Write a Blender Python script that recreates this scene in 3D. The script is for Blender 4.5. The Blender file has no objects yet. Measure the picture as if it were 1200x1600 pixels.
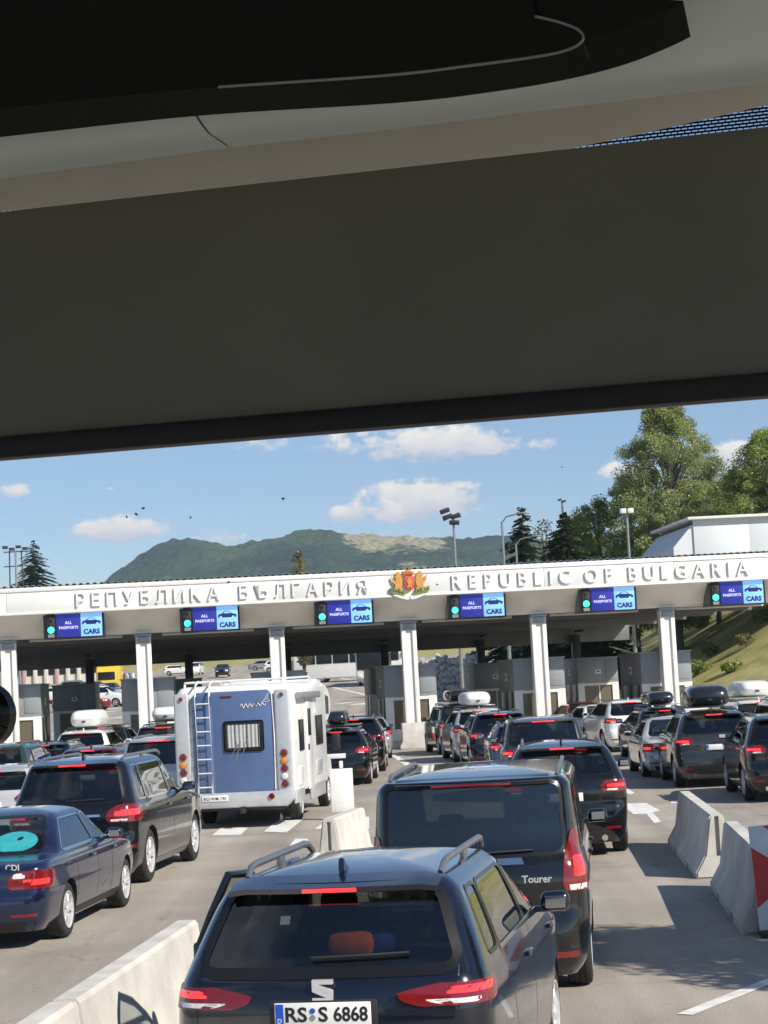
import bpy, bmesh, math, random
from mathutils import Vector, Matrix, noise
R = math.radians
random.seed(7)
sc = bpy.context.scene
C = sc.collection

# ------------------------------------------------------------------ camera
F_PX, EYE = 3000.0, 2.75
PITCH, ROLL = math.atan(260 / 3000), R(3.0)
fw = Vector((0, math.cos(PITCH), math.sin(PITCH)))
r0 = Vector((1, 0, 0)); u0 = r0.cross(fw)
cr = r0 * math.cos(ROLL) - u0 * math.sin(ROLL)
cu = r0 * math.sin(ROLL) + u0 * math.cos(ROLL)
cam = bpy.data.cameras.new('camera'); cam_o = bpy.data.objects.new('camera', cam); C.objects.link(cam_o)
cam_o.matrix_world = Matrix(((cr.x, cu.x, -fw.x, 0), (cr.y, cu.y, -fw.y, 0), (cr.z, cu.z, -fw.z, EYE), (0, 0, 0, 1)))
cam.sensor_fit = 'VERTICAL'; cam.sensor_height = 24.0; cam.lens = F_PX / 1600 * 24.0
cam.clip_start = 0.05; cam.clip_end = 20000
sc.camera = cam_o
EYEV = Vector((0, 0, EYE))

def ray(u, v):
    d = cr * ((u - 600) / F_PX) - cu * ((v - 800) / F_PX) + fw
    return d / d.y
def at(u, v, D):                       # the point of that pixel at depth D
    return EYEV + ray(u, v) * D
def gnd(u, v, z=0.0):                  # the point of that pixel at height z
    d = ray(u, v); return EYEV + d * ((z - EYE) / d.z)

# ------------------------------------------------------------------ light
SUN = Vector((0.80, -0.64, 0.80)).normalized()
sun = bpy.data.lights.new('sun', 'SUN'); sun_o = bpy.data.objects.new('sun', sun); C.objects.link(sun_o)
sun.energy = 4.3; sun.angle = R(0.53); sun.color = (1.0, 0.93, 0.82)
sun_o.rotation_euler = SUN.to_track_quat('Z', 'Y').to_euler(); sun_o.location = (20, -20, 40)

world = bpy.data.worlds.new('World'); sc.world = world; world.use_nodes = True
def build_world():
    nt = world.node_tree; N = nt.nodes; L = nt.links; N.clear()
    out = N.new('ShaderNodeOutputWorld'); bg = N.new('ShaderNodeBackground'); L.new(bg.outputs[0], out.inputs[0])
    sky = N.new('ShaderNodeTexSky'); sky.sky_type = 'NISHITA'; sky.sun_disc = False
    sky.sun_elevation = math.asin(SUN.z); sky.sun_rotation = math.atan2(SUN.x, SUN.y)
    sky.altitude = 1400; sky.air_density = 1.0; sky.dust_density = 0.15; sky.ozone_density = 3.5
    bg.inputs[1].default_value = 0.08
    world.cycles.sampling_method = 'MANUAL'; world.cycles.sample_map_resolution = 512
    tc = N.new('ShaderNodeTexCoord')
    sep = N.new('ShaderNodeSeparateXYZ'); L.new(tc.outputs['Generated'], sep.inputs[0])
    def M(op, a, b=None, c=None, clamp=False):
        m = N.new('ShaderNodeMath'); m.operation = op; m.use_clamp = clamp
        for i, v in enumerate((a, b, c)):
            if v is None: continue
            if isinstance(v, (int, float)): m.inputs[i].default_value = v
            else: L.new(v, m.inputs[i])
        return m.outputs[0]
    az = M('ARCTAN2', sep.outputs[0], sep.outputs[1]); el = M('ARCSINE', sep.outputs[2])
    comb = N.new('ShaderNodeCombineXYZ'); L.new(az, comb.inputs[0]); L.new(el, comb.inputs[1])
    nz = N.new('ShaderNodeTexNoise'); nz.inputs['Scale'].default_value = 62; nz.inputs['Detail'].default_value = 8; nz.inputs['Roughness'].default_value = 0.58
    mp = N.new('ShaderNodeMapping'); mp.inputs['Scale'].default_value = (1, 1.5, 1); L.new(comb.outputs[0], mp.inputs[0]); L.new(mp.outputs[0], nz.inputs['Vector'])
    nz2 = N.new('ShaderNodeTexNoise'); nz2.inputs['Scale'].default_value = 170; nz2.inputs['Detail'].default_value = 5; L.new(mp.outputs[0], nz2.inputs['Vector'])
    # cumulus banks low over the hills: direction, half width, half height (radians), weight
    banks = []
    for (u, v, w, h, k) in ((188, 826, 92, 26, 1.25), (655, 782, 125, 42, 1.3), (560, 800, 70, 22, .9), (690, 692, 165, 36, 1.1), (560, 690, 90, 28, .7), (405, 690, 60, 22, .55),
                            (1140, 716, 55, 32, 1.1), (985, 738, 60, 24, .85), (15, 768, 40, 16, .8), (165, 768, 26, 11, .6), (350, 838, 60, 15, .6), (300, 800, 50, 14, .35),
                            (-350, 760, 190, 50, 1.2), (1500, 790, 160, 50, 1.2), (-800, 600, 200, 60, 1.1), (1900, 620, 240, 70, 1.1), (420, 780, 40, 14, .4), (840, 690, 40, 18, .6)):
        d = ray(u, v).normalized(); banks.append((math.atan2(d.x, d.y), math.asin(d.z), w / F_PX, h / F_PX, k))
    tot = None; low = None
    for (a, e, w, h, k) in banks:
        dx = M('DIVIDE', M('SUBTRACT', az, a), w); dy = M('DIVIDE', M('SUBTRACT', el, e), h)
        q = M('ADD', M('MULTIPLY', dx, dx), M('MULTIPLY', dy, dy))
        g = M('MULTIPLY', M('SUBTRACT', 1.0, q, clamp=True), k)
        tot = g if tot is None else M('MAXIMUM', tot, g)
        s = M('MULTIPLY', M('GREATER_THAN', g, 0.0), M('MULTIPLY_ADD', dy, .5, .5, clamp=True))
        low = s if low is None else M('MAXIMUM', low, s)
    # scattered fair-weather clouds over the rest of the dome
    nz3 = N.new('ShaderNodeTexNoise'); nz3.inputs['Scale'].default_value = 3.2; nz3.inputs['Detail'].default_value = 7; L.new(tc.outputs['Generated'], nz3.inputs['Vector'])
    high = M('MULTIPLY', M('MULTIPLY', M('SUBTRACT', nz3.outputs[0], .55), 6.0, clamp=True), M('MULTIPLY', M('SUBTRACT', el, .30), 6.0, clamp=True))
    dens = M('ADD', tot, M('MULTIPLY', M('SUBTRACT', nz.outputs[0], .5), 2.5))
    dens = M('ADD', dens, M('MULTIPLY', M('SUBTRACT', nz2.outputs[0], .5), 1.0))
    fac = M('MULTIPLY', M('SUBTRACT', dens, .34), 2.2, clamp=True)
    fac = M('MULTIPLY', fac, M('GREATER_THAN', tot, 0.001))
    fac = M('MULTIPLY', fac, M('MULTIPLY', tot, 3.0, clamp=True))
    fac = M('MAXIMUM', M('MULTIPLY', fac, .93), M('MULTIPLY', high, .8))
    ramp = N.new('ShaderNodeValToRGB'); L.new(M('ADD', low, M('MULTIPLY', M('SUBTRACT', nz.outputs[0], .5), 1.0)), ramp.inputs[0])
    ramp.color_ramp.elements[0].position = 0.1; ramp.color_ramp.elements[0].color = (5.6, 5.7, 6.5, 1)
    ramp.color_ramp.elements[1].position = 0.85; ramp.color_ramp.elements[1].color = (9.6, 8.9, 8.0, 1)
    mix = N.new('ShaderNodeMix'); mix.data_type = 'RGBA'; L.new(fac, mix.inputs[0]); L.new(sky.outputs[0], mix.inputs[6]); L.new(ramp.outputs[0], mix.inputs[7])
    L.new(mix.outputs[2], bg.inputs[0])
build_world()
vs = sc.view_settings; vs.view_transform = 'Standard'; vs.look = 'None'; vs.exposure = 0.62; vs.gamma = 1.0; vs.use_curve_mapping = False
sc.cycles.max_bounces = 8; sc.cycles.transparent_max_bounces = 24; sc.cycles.volume_bounces = 0

# ------------------------------------------------------------------ materials
MATS = {}
def nodes_of(name):
    m = bpy.data.materials.new(name); m.use_nodes = True
    nt = m.node_tree; b = nt.nodes['Principled BSDF']; return m, nt, b
def mat(name, col, rough=.5, metal=0., coat=0., var=.12, scale=8., bump=0., bscale=60., emit=0., ecol=None, spec=.5, dirt=0.):
    """plain procedural surface: base colour with noise variation, fine bump, some dust"""
    if name in MATS: return MATS[name]
    m, nt, b = nodes_of(name); N = nt.nodes; L = nt.links
    tc = N.new('ShaderNodeTexCoord')
    nz = N.new('ShaderNodeTexNoise'); nz.inputs['Scale'].default_value = scale; nz.inputs['Detail'].default_value = 6; L.new(tc.outputs['Object'], nz.inputs['Vector'])
    mr = N.new('ShaderNodeMapRange'); mr.inputs[1].default_value = .3; mr.inputs[2].default_value = .7; mr.inputs[3].default_value = 1 - var; mr.inputs[4].default_value = 1 + var; L.new(nz.outputs[0], mr.inputs[0])
    mx = N.new('ShaderNodeVectorMath'); mx.operation = 'SCALE'; mx.inputs[0].default_value = col[:3]; L.new(mr.outputs[0], mx.inputs['Scale'])
    L.new(mx.outputs[0], b.inputs['Base Color'])
    b.inputs['Roughness'].default_value = rough; b.inputs['Metallic'].default_value = metal
    b.inputs['Coat Weight'].default_value = coat; b.inputs['Coat Roughness'].default_value = .04
    b.inputs['Specular IOR Level'].default_value = spec
    if bump:
        n2 = N.new('ShaderNodeTexNoise'); n2.inputs['Scale'].default_value = bscale; n2.inputs['Detail'].default_value = 5; L.new(tc.outputs['Object'], n2.inputs['Vector'])
        bp = N.new('ShaderNodeBump'); bp.inputs['Strength'].default_value = bump; bp.inputs['Distance'].default_value = .02; L.new(n2.outputs[0], bp.inputs['Height']); L.new(bp.outputs[0], b.inputs['Normal'])
    if dirt:
        n3 = N.new('ShaderNodeTexNoise'); n3.inputs['Scale'].default_value = 3.5; n3.inputs['Detail'].default_value = 8; L.new(tc.outputs['Object'], n3.inputs['Vector'])
        m3 = N.new('ShaderNodeMapRange'); m3.inputs[1].default_value = .42; m3.inputs[2].default_value = .75; m3.inputs[3].default_value = rough; m3.inputs[4].default_value = min(1, rough + dirt); L.new(n3.outputs[0], m3.inputs[0]); L.new(m3.outputs[0], b.inputs['Roughness'])
    if emit:
        b.inputs['Emission Color'].default_value = (*(ecol or col)[:3], 1); b.inputs['Emission Strength'].default_value = emit
    MATS[name] = m; return m
def paint(name, col, metal=.35):
    return mat('paint_' + name, col, rough=.16, metal=metal, coat=1.0, var=.06, scale=2.0, dirt=.10)
def glass(name, tint, mirror=.05):
    if name in MATS: return MATS[name]
    m = bpy.data.materials.new(name); m.use_nodes = True; nt = m.node_tree; N = nt.nodes; L = nt.links; N.clear()
    o = N.new('ShaderNodeOutputMaterial'); tr = N.new('ShaderNodeBsdfTransparent'); tr.inputs[0].default_value = (*tint, 1)
    gl = N.new('ShaderNodeBsdfGlossy'); gl.inputs['Roughness'].default_value = .015; gl.inputs[0].default_value = (.95, .98, 1, 1)
    lw = N.new('ShaderNodeLayerWeight'); lw.inputs[0].default_value = .5; fr = N.new('ShaderNodeMath'); fr.operation = 'POWER'; fr.inputs[1].default_value = 4.; L.new(lw.outputs['Facing'], fr.inputs[0])
    ad = N.new('ShaderNodeMath'); ad.operation = 'MULTIPLY_ADD'; ad.inputs[1].default_value = .95; ad.inputs[2].default_value = mirror + .045; ad.use_clamp = True; L.new(fr.outputs[0], ad.inputs[0])
    mx = N.new('ShaderNodeMixShader'); L.new(ad.outputs[0], mx.inputs[0]); L.new(tr.outputs[0], mx.inputs[1]); L.new(gl.outputs[0], mx.inputs[2]); L.new(mx.outputs[0], o.inputs[0])
    MATS[name] = m; return m

P = {
 'navy': paint('navy', (.006, .009, .020)), 'black': paint('black', (.006, .006, .007)), 'anthracite': paint('anthracite', (.012, .012, .014)),
 'blue': paint('blue', (.010, .016, .055)), 'graphite': paint('graphite', (.035, .037, .040), .3), 'silver': paint('silver', (.50, .51, .52), .2),
 'white': paint('white', (.74, .74, .72), 0.), 'red': paint('red', (.20, .012, .014)), 'maroon': paint('maroon', (.09, .010, .016)),
 'grey': paint('grey', (.24, .25, .26), .25), 'steelblue': paint('steelblue', (.07, .11, .16), .5), 'green': paint('green', (.03, .06, .05), .4),
}
M_GLASS = glass('glass_tinted', (.10, .115, .11), .05)
M_GLASS_CL = glass('glass_clear', (.55, .6, .57), .02)
M_TRIM = mat('black_plastic', (.018, .018, .019), .55, var=.15, bump=.05, bscale=300)
M_SEAL = mat('black_gloss_trim', (.008, .008, .009), .25, var=.05)
M_INNER = mat('dark_interior', (.016, .016, .017), .8, var=.2)
M_SEATF = mat('seat_fabric', (.045, .045, .048), .9, var=.2, bump=.2, bscale=200)
M_TYRE = mat('tyre_rubber', (.022, .021, .020), .85, var=.25, bump=.15, bscale=90)
M_RIM = mat('alloy_rim', (.66, .66, .67), .32, metal=.35, var=.08)
M_CHROME = mat('chrome', (.75, .76, .77), .12, metal=1., var=.03)
M_RAILS = mat('satin_rail', (.30, .30, .31), .38, metal=.8, var=.06)
M_RED = mat('tail_light_red', (.17, .006, .008), .12, coat=1., var=.12, scale=30)
M_REDLIT = mat('tail_light_lit', (.5, .015, .015), .12, coat=1., emit=1.3, ecol=(1, .03, .03))
M_LAMPW = mat('lamp_clear', (.72, .70, .68), .15, coat=1., var=.2, scale=40)
M_LAMPO = mat('lamp_amber', (.65, .22, .03), .2, coat=1.)
M_PLATE = mat('plate_white', (.78, .78, .76), .35, var=.04)
M_EU = mat('plate_blue', (.01, .08, .45), .35, var=.04)
M_INK = mat('black_ink', (.012, .012, .012), .5, var=.05)
M_BADGE = mat('badge_silver', (.70, .70, .71), .25, metal=.4, var=.03)
M_MIRGL = mat('mirror_glass', (.42, .46, .50), .03, metal=1., var=.02)
M_WHITEP = mat('white_plastic', (.74, .73, .70), .35, coat=.3, var=.05)
M_BLACKBOX = mat('roofbox_black', (.014, .015, .018), .22, coat=.8, var=.1)

# ------------------------------------------------------------------ mesh helpers
def tag(o, label=None, cat=None, group=None, kind=None):
    if label: o['label'] = label
    if cat: o['category'] = cat
    if group: o['group'] = group
    if kind: o['kind'] = kind
    return o
def link(o, parent=None):
    C.objects.link(o); o.parent = parent; return o
def thing(name, label, cat, loc=(0, 0, 0), rz=0., group=None):
    o = bpy.data.objects.new(name, None); o.empty_display_size = .3; C.objects.link(o); o.location = loc; o.rotation_euler = (0, 0, rz)
    return tag(o, label, cat, group)
def mobj(name, verts, faces, m, parent=None, smooth=False, sharp=35, fm=None):
    me = bpy.data.meshes.new(name); me.from_pydata([tuple(v) for v in verts], [], faces); me.validate()
    for q in (m if isinstance(m, (list, tuple)) else [m]): me.materials.append(q)
    if fm:
        for p, i in zip(me.polygons, fm): p.material_index = i
    if smooth: shade(me, sharp)
    return link(bpy.data.objects.new(name, me), parent)
def shade(me, sharp=35):
    for p in me.polygons: p.use_smooth = True
    me.set_sharp_from_angle(angle=R(sharp))
def bobj(name, bm, m, parent=None, smooth=False, sharp=35, recalc=True):
    if recalc: bmesh.ops.recalc_face_normals(bm, faces=bm.faces)
    me = bpy.data.meshes.new(name); bm.to_mesh(me); bm.free()
    for q in (m if isinstance(m, (list, tuple)) else [m]): me.materials.append(q)
    if smooth: shade(me, sharp)
    return link(bpy.data.objects.new(name, me), parent)
def bm_box(bm, c, s, rot=None, bevel=0., seg=2):
    t = bmesh.new(); bmesh.ops.create_cube(t, size=1.0)
    bmesh.ops.scale(t, vec=Vector(s), verts=t.verts)
    if bevel: bmesh.ops.bevel(t, geom=t.edges[:], offset=bevel, segments=seg, affect='EDGES', profile=.5)
    mtx = Matrix.Translation(Vector(c)) @ (rot.to_4x4() if rot is not None else Matrix())
    t.transform(mtx); me = bpy.data.meshes.new('t'); t.to_mesh(me); t.free(); bm.from_mesh(me); bpy.data.meshes.remove(me)
def box(name, c, s, m, parent=None, bevel=0., rot=None, seg=2):
    bm = bmesh.new(); bm_box(bm, c, s, rot, bevel, seg); return bobj(name, bm, m, parent, smooth=bevel > 0)
def bm_tube(bm, pts, r, n=8, flat=1.0, caps=True):
    pts = [Vector(p) for p in pts]; rings = []
    for i, p in enumerate(pts):
        t = (pts[min(i + 1, len(pts) - 1)] - pts[max(i - 1, 0)]).normalized()
        a = t.cross(Vector((0, 0, 1)))
        if a.length < 1e-3: a = Vector((1, 0, 0))
        a.normalize(); b = a.cross(t).normalized(); rr = r[i] if isinstance(r, (list, tuple)) else r
        rings.append([bm.verts.new(p + a * (math.cos(2 * math.pi * k / n) * rr) + b * (math.sin(2 * math.pi * k / n) * rr * flat)) for k in range(n)])
    for A, B in zip(rings, rings[1:]):
        for k in range(n): bm.faces.new((A[k], A[(k + 1) % n], B[(k + 1) % n], B[k]))
    if caps:
        bm.faces.new(rings[0][::-1]); bm.faces.new(rings[-1])
def tube(name, pts, r, m, parent=None, n=8, flat=1.0):
    bm = bmesh.new(); bm_tube(bm, pts, r, n, flat); return bobj(name, bm, m, parent, smooth=True)
def bm_prism(bm, poly, a, b, axis='y'):
    """poly: 2D points; extruded from a to b along axis. y: (x,z); x: (y,z); z: (x,y)"""
    def p3(q, t): return {'y': (q[0], t, q[1]), 'x': (t, q[0], q[1]), 'z': (q[0], q[1], t)}[axis]
    A = [bm.verts.new(p3(q, a)) for q in poly]; B = [bm.verts.new(p3(q, b)) for q in poly]; n = len(poly)
    bm.faces.new(A); bm.faces.new(B[::-1])
    for i in range(n): bm.faces.new((A[i], B[i], B[(i + 1) % n], A[(i + 1) % n]))
def prism(name, poly, a, b, axis, m, parent=None, bevel=0., smooth=False):
    bm = bmesh.new(); bm_prism(bm, poly, a, b, axis)
    if bevel:
        bmesh.ops.recalc_face_normals(bm, faces=bm.faces); bmesh.ops.bevel(bm, geom=bm.edges[:], offset=bevel, segments=2, affect='EDGES', profile=.5)
    return bobj(name, bm, m, parent, smooth=smooth or bevel > 0)
def bm_lathe(bm, prof, n=24, axis='x', caps=True):
    """prof: (t along axis, radius)"""
    rings = []
    for (t, r) in prof:
        ring = []
        for k in range(n):
            a = 2 * math.pi * k / n; c, s = math.cos(a) * r, math.sin(a) * r
            ring.append(bm.verts.new({'x': (t, c, s), 'z': (c, s, t), 'y': (c, t, s)}[axis]))
        rings.append(ring)
    for A, B in zip(rings, rings[1:]):
        for k in range(n): bm.faces.new((A[k], A[(k + 1) % n], B[(k + 1) % n], B[k]))
    if caps: bm.faces.new(rings[0]); bm.faces.new(rings[-1])
def lathe(name, prof, m, parent=None, n=24, axis='z', sharp=40):
    bm = bmesh.new(); bm_lathe(bm, prof, n, axis); return bobj(name, bm, m, parent, smooth=True, sharp=sharp)
def text_mesh(body, size, extrude=0., offset=0., align='CENTER'):
    cu_ = bpy.data.curves.new('text', 'FONT'); cu_.body = body; cu_.size = size; cu_.extrude = extrude; cu_.offset = offset
    cu_.align_x = align; cu_.align_y = 'BOTTOM_BASELINE'; cu_.resolution_u = 3
    o = bpy.data.objects.new('text', cu_); C.objects.link(o)
    dg = bpy.context.evaluated_depsgraph_get(); me = bpy.data.meshes.new_from_object(o.evaluated_get(dg))
    bpy.data.objects.remove(o); bpy.data.curves.remove(cu_); return me
def text(name, body, size, m, parent, mtx, extrude=.002, offset=0., align='CENTER'):
    me = text_mesh(body, size, extrude, offset, align); me.name = name
    me.transform(mtx); me.materials.clear(); me.materials.append(m)
    return link(bpy.data.objects.new(name, me), parent)
FACE_BACK = Matrix.Rotation(R(90), 4, 'X')          # text plane standing up, read from -y
def copy_tree(o, parent=None):
    c = o.copy(); C.objects.link(c); c.parent = parent
    for ch in o.children: copy_tree(ch, c)
    return c
def boolean(me_obj, cutters):
    for c in cutters:
        md = me_obj.modifiers.new('b', 'BOOLEAN'); md.operation = 'DIFFERENCE'; md.object = c; md.solver = 'EXACT'; md.material_mode = 'TRANSFER'
    bpy.context.view_layer.update(); dg = bpy.context.evaluated_depsgraph_get()
    me = bpy.data.meshes.new_from_object(me_obj.evaluated_get(dg)); me_obj.modifiers.clear()
    old = me_obj.data; me_obj.data = me; me.name = old.name; bpy.data.meshes.remove(old)
    for c in cutters:
        d = c.data; bpy.data.objects.remove(c); bpy.data.meshes.remove(d)

# ------------------------------------------------------------------ ground
def sstep(a, b, x):
    t = min(1, max(0, (x - a) / (b - a))); return t * t * (3 - 2 * t)
def zt(x, y):
    z = 0.
    if y > 88: z += .026 * ((y - 88) - 8 * (1 - math.exp(-(y - 88) / 8)))
    if y > 330: z += (y - 330) * .025
    bank = sstep(11, 30, x - (y - 90) * .02) * sstep(84, 112, y)
    z += bank * (7.5 + 1.2 * noise.noise(Vector((x * .09, y * .09, 0))))
    bankl = sstep(45, 90, -x + 0) * sstep(90, 200, y); z += bankl * 5
    return z
def tgnd(u, v):
    """first hit of a pixel's ray with the terrain"""
    d = ray(u, v); t = 5.
    while t < 900:
        p = EYEV + d * t
        if p.z <= zt(p.x, p.y): return p
        t += .25
    return EYEV + d * 300

def ground_mat():
    m, nt, b = nodes_of('asphalt_and_verge'); N = nt.nodes; L = nt.links
    geo = N.new('ShaderNodeNewGeometry'); sep = N.new('ShaderNodeSeparateXYZ'); L.new(geo.outputs['Position'], sep.inputs[0])
    def nz(s, d=6, r=.55):
        n = N.new('ShaderNodeTexNoise'); n.inputs['Scale'].default_value = s; n.inputs['Detail'].default_value = d; n.inputs['Roughness'].default_value = r; L.new(geo.outputs['Position'], n.inputs['Vector']); return n.outputs[0]
    def ramp(x, stops):
        r = N.new('ShaderNodeValToRGB'); L.new(x, r.inputs[0]); e = r.color_ramp.elements
        while len(e) < len(stops): e.new(.5)
        for el_, (p, c) in zip(e, stops): el_.position = p; el_.color = (*c, 1)
        return r.outputs[0]
    asp = ramp(nz(.35, 8), [(.3, (.29, .256, .215)), (.5, (.365, .323, .275)), (.7, (.43, .386, .334))])
    fine = ramp(nz(55, 3), [(.35, (.78, .78, .78)), (.65, (1.15, 1.15, 1.15))])
    mul = N.new('ShaderNodeMix'); mul.data_type = 'RGBA'; mul.blend_type = 'MULTIPLY'; mul.inputs[0].default_value = 1; L.new(asp, mul.inputs[6]); L.new(fine, mul.inputs[7])
    # oil drips and tyre-polished wear
    st = ramp(nz(1.3, 7, .7), [(.60, (1, 1, 1)), (.72, (.72, .72, .73))])
    mu2 = N.new('ShaderNodeMix'); mu2.data_type = 'RGBA'; mu2.blend_type = 'MULTIPLY'; mu2.inputs[0].default_value = 1; L.new(mul.outputs[2], mu2.inputs[6]); L.new(st, mu2.inputs[7])
    # faint tyre tracks along the lanes
    tm = N.new('ShaderNodeMapping'); tm.inputs['Rotation'].default_value = (0, 0, R(5)); tm.inputs['Scale'].default_value = (1.1, .035, 1); L.new(geo.outputs['Position'], tm.inputs[0])
    tn = N.new('ShaderNodeTexNoise'); tn.inputs['Scale'].default_value = 1.0; tn.inputs['Detail'].default_value = 6; L.new(tm.outputs[0], tn.inputs['Vector'])
    tk = ramp(tn.outputs[0], [(.35, (.80, .80, .81)), (.6, (1.06, 1.06, 1.05))])
    mu4 = N.new('ShaderNodeMix'); mu4.data_type = 'RGBA'; mu4.blend_type = 'MULTIPLY'; mu4.inputs[0].default_value = 1; L.new(mu2.outputs[2], mu4.inputs[6]); L.new(tk, mu4.inputs[7]); mu2 = mu4
    # cracks
    vo = N.new('ShaderNodeTexVoronoi'); vo.feature = 'DISTANCE_TO_EDGE'; vo.inputs['Scale'].default_value = .16; 
    wv = N.new('ShaderNodeVectorMath'); wv.operation = 'ADD'; L.new(geo.outputs['Position'], wv.inputs[0])
    nn = N.new('ShaderNodeTexNoise'); nn.inputs['Scale'].default_value = .8; nn.inputs['Detail'].default_value = 6; L.new(geo.outputs['Position'], nn.inputs['Vector'])
    sc_ = N.new('ShaderNodeVectorMath'); sc_.operation = 'SCALE'; sc_.inputs['Scale'].default_value = 2.2; L.new(nn.outputs['Color'], sc_.inputs[0]); L.new(sc_.outputs[0], wv.inputs[1]); L.new(wv.outputs[0], vo.inputs['Vector'])
    ck = ramp(vo.outputs['Distance'], [(.0, (.62, .6, .58)), (.0045, (1, 1, 1))])
    mu3 = N.new('ShaderNodeMix'); mu3.data_type = 'RGBA'; mu3.blend_type = 'MULTIPLY'; mu3.inputs[0].default_value = .8; L.new(mu2.outputs[2], mu3.inputs[6]); L.new(ck, mu3.inputs[7])
    grass = ramp(nz(.5, 8, .7), [(.3, (.14, .16, .035)), (.5, (.32, .29, .09)), (.7, (.46, .37, .16))])
    at_ = N.new('ShaderNodeAttribute'); at_.attribute_name = 'verge'
    mg = N.new('ShaderNodeMix'); mg.data_type = 'RGBA'; L.new(at_.outputs['Fac'], mg.inputs[0]); L.new(mu3.outputs[2], mg.inputs[6]); L.new(grass, mg.inputs[7])
    L.new(mg.outputs[2], b.inputs['Base Color']); b.inputs['Roughness'].default_value = .82; b.inputs['Specular IOR Level'].default_value = .35
    bp = N.new('ShaderNodeBump'); bp.inputs['Strength'].default_value = .35; bp.inputs['Distance'].default_value = .01; L.new(nz(140, 3), bp.inputs['Height']); L.new(bp.outputs[0], b.inputs['Normal'])
    return m
def build_ground():
    xs = [-1700, -1200, -700, -350, -200, -140] + [x * 4 for x in range(-28, 29)] + [140, 200, 350, 700, 1200, 1700]
    ys = [-400, -120, -40, 0, 40, 70, 84] + [88 + 4 * i for i in range(62)] + [360, 420, 520, 680, 900]
    vs_, fs, att = [], [], []
    for y in ys:
        for x in xs:
            vs_.append((x, y, zt(x, y)))
            att.append(max(sstep(11.5, 15, x - (y - 90) * .02) * sstep(90, 104, y), sstep(60, 75, -x) * sstep(60, 90, y), sstep(320, 340, y), sstep(40, 60, x), sstep(60, 90, -x)))
    n = len(xs)
    for j in range(len(ys) - 1):
        for i in range(n - 1): a = j * n + i; fs.append((a, a + 1, a + n + 1, a + n))
    o = mobj('ground', vs_, fs, ground_mat(), None, smooth=True, sharp=180)
    ca = o.data.attributes.new('verge', 'FLOAT', 'POINT')
    ca.data.foreach_set('value', att)
    tag(o, kind='structure')
build_ground()

def hill_mat():
    m, nt, b = nodes_of('wooded_hillside'); N = nt.nodes; L = nt.links
    geo = N.new('ShaderNodeNewGeometry')
    vo = N.new('ShaderNodeTexVoronoi'); vo.inputs['Scale'].default_value = .085; L.new(geo.outputs['Position'], vo.inputs['Vector'])
    nz = N.new('ShaderNodeTexNoise'); nz.inputs['Scale'].default_value = .006; nz.inputs['Detail'].default_value = 10; nz.inputs['Roughness'].default_value = .65; L.new(geo.outputs['Position'], nz.inputs['Vector'])
    r = N.new('ShaderNodeValToRGB'); L.new(nz.outputs[0], r.inputs[0]); e = r.color_ramp.elements
    e[0].position = .38; e[0].color = (.014, .032, .010, 1); e[1].position = .62; e[1].color = (.058, .095, .028, 1)
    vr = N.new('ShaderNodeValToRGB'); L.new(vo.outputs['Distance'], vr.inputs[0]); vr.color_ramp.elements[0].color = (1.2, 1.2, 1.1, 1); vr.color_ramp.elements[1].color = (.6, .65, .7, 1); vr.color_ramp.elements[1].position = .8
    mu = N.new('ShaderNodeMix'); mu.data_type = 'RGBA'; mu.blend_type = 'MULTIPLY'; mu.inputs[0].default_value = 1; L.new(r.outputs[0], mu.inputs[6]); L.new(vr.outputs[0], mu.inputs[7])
    at_ = N.new('ShaderNodeAttribute'); at_.attribute_name = 'meadow'
    n2 = N.new('ShaderNodeTexNoise'); n2.inputs['Scale'].default_value = .022; n2.inputs['Detail'].default_value = 8; n2.inputs['Roughness'].default_value = .7; L.new(geo.outputs['Position'], n2.inputs['Vector'])
    ad = N.new('ShaderNodeMath'); ad.operation = 'MULTIPLY_ADD'; ad.inputs[1].default_value = 1.6; L.new(n2.outputs[0], ad.inputs[0])
    s_ = N.new('ShaderNodeMath'); s_.operation = 'SUBTRACT'; s_.inputs[1].default_value = 1.35; L.new(at_.outputs['Fac'], s_.inputs[0]); L.new(s_.outputs[0], ad.inputs[2])
    sh = N.new('ShaderNodeMath'); sh.operation = 'MULTIPLY'; sh.inputs[1].default_value = 7; sh.use_clamp = True; L.new(ad.outputs[0], sh.inputs[0])
    mx = N.new('ShaderNodeMix'); mx.data_type = 'RGBA'; L.new(sh.outputs[0], mx.inputs[0]); L.new(mu.outputs[2], mx.inputs[6]); mx.inputs[7].default_value = (.30, .27, .16, 1)
    L.new(mx.outputs[2], b.inputs['Base Color']); b.inputs['Roughness'].default_value = .95; b.inputs['Specular IOR Level'].default_value = .1
    bp = N.new('ShaderNodeBump'); bp.inputs['Strength'].default_value = .7; bp.inputs['Distance'].default_value = 7; bp.invert = True; L.new(vo.outputs['Distance'], bp.inputs['Height']); L.new(bp.outputs[0], b.inputs['Normal'])
    return m
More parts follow.
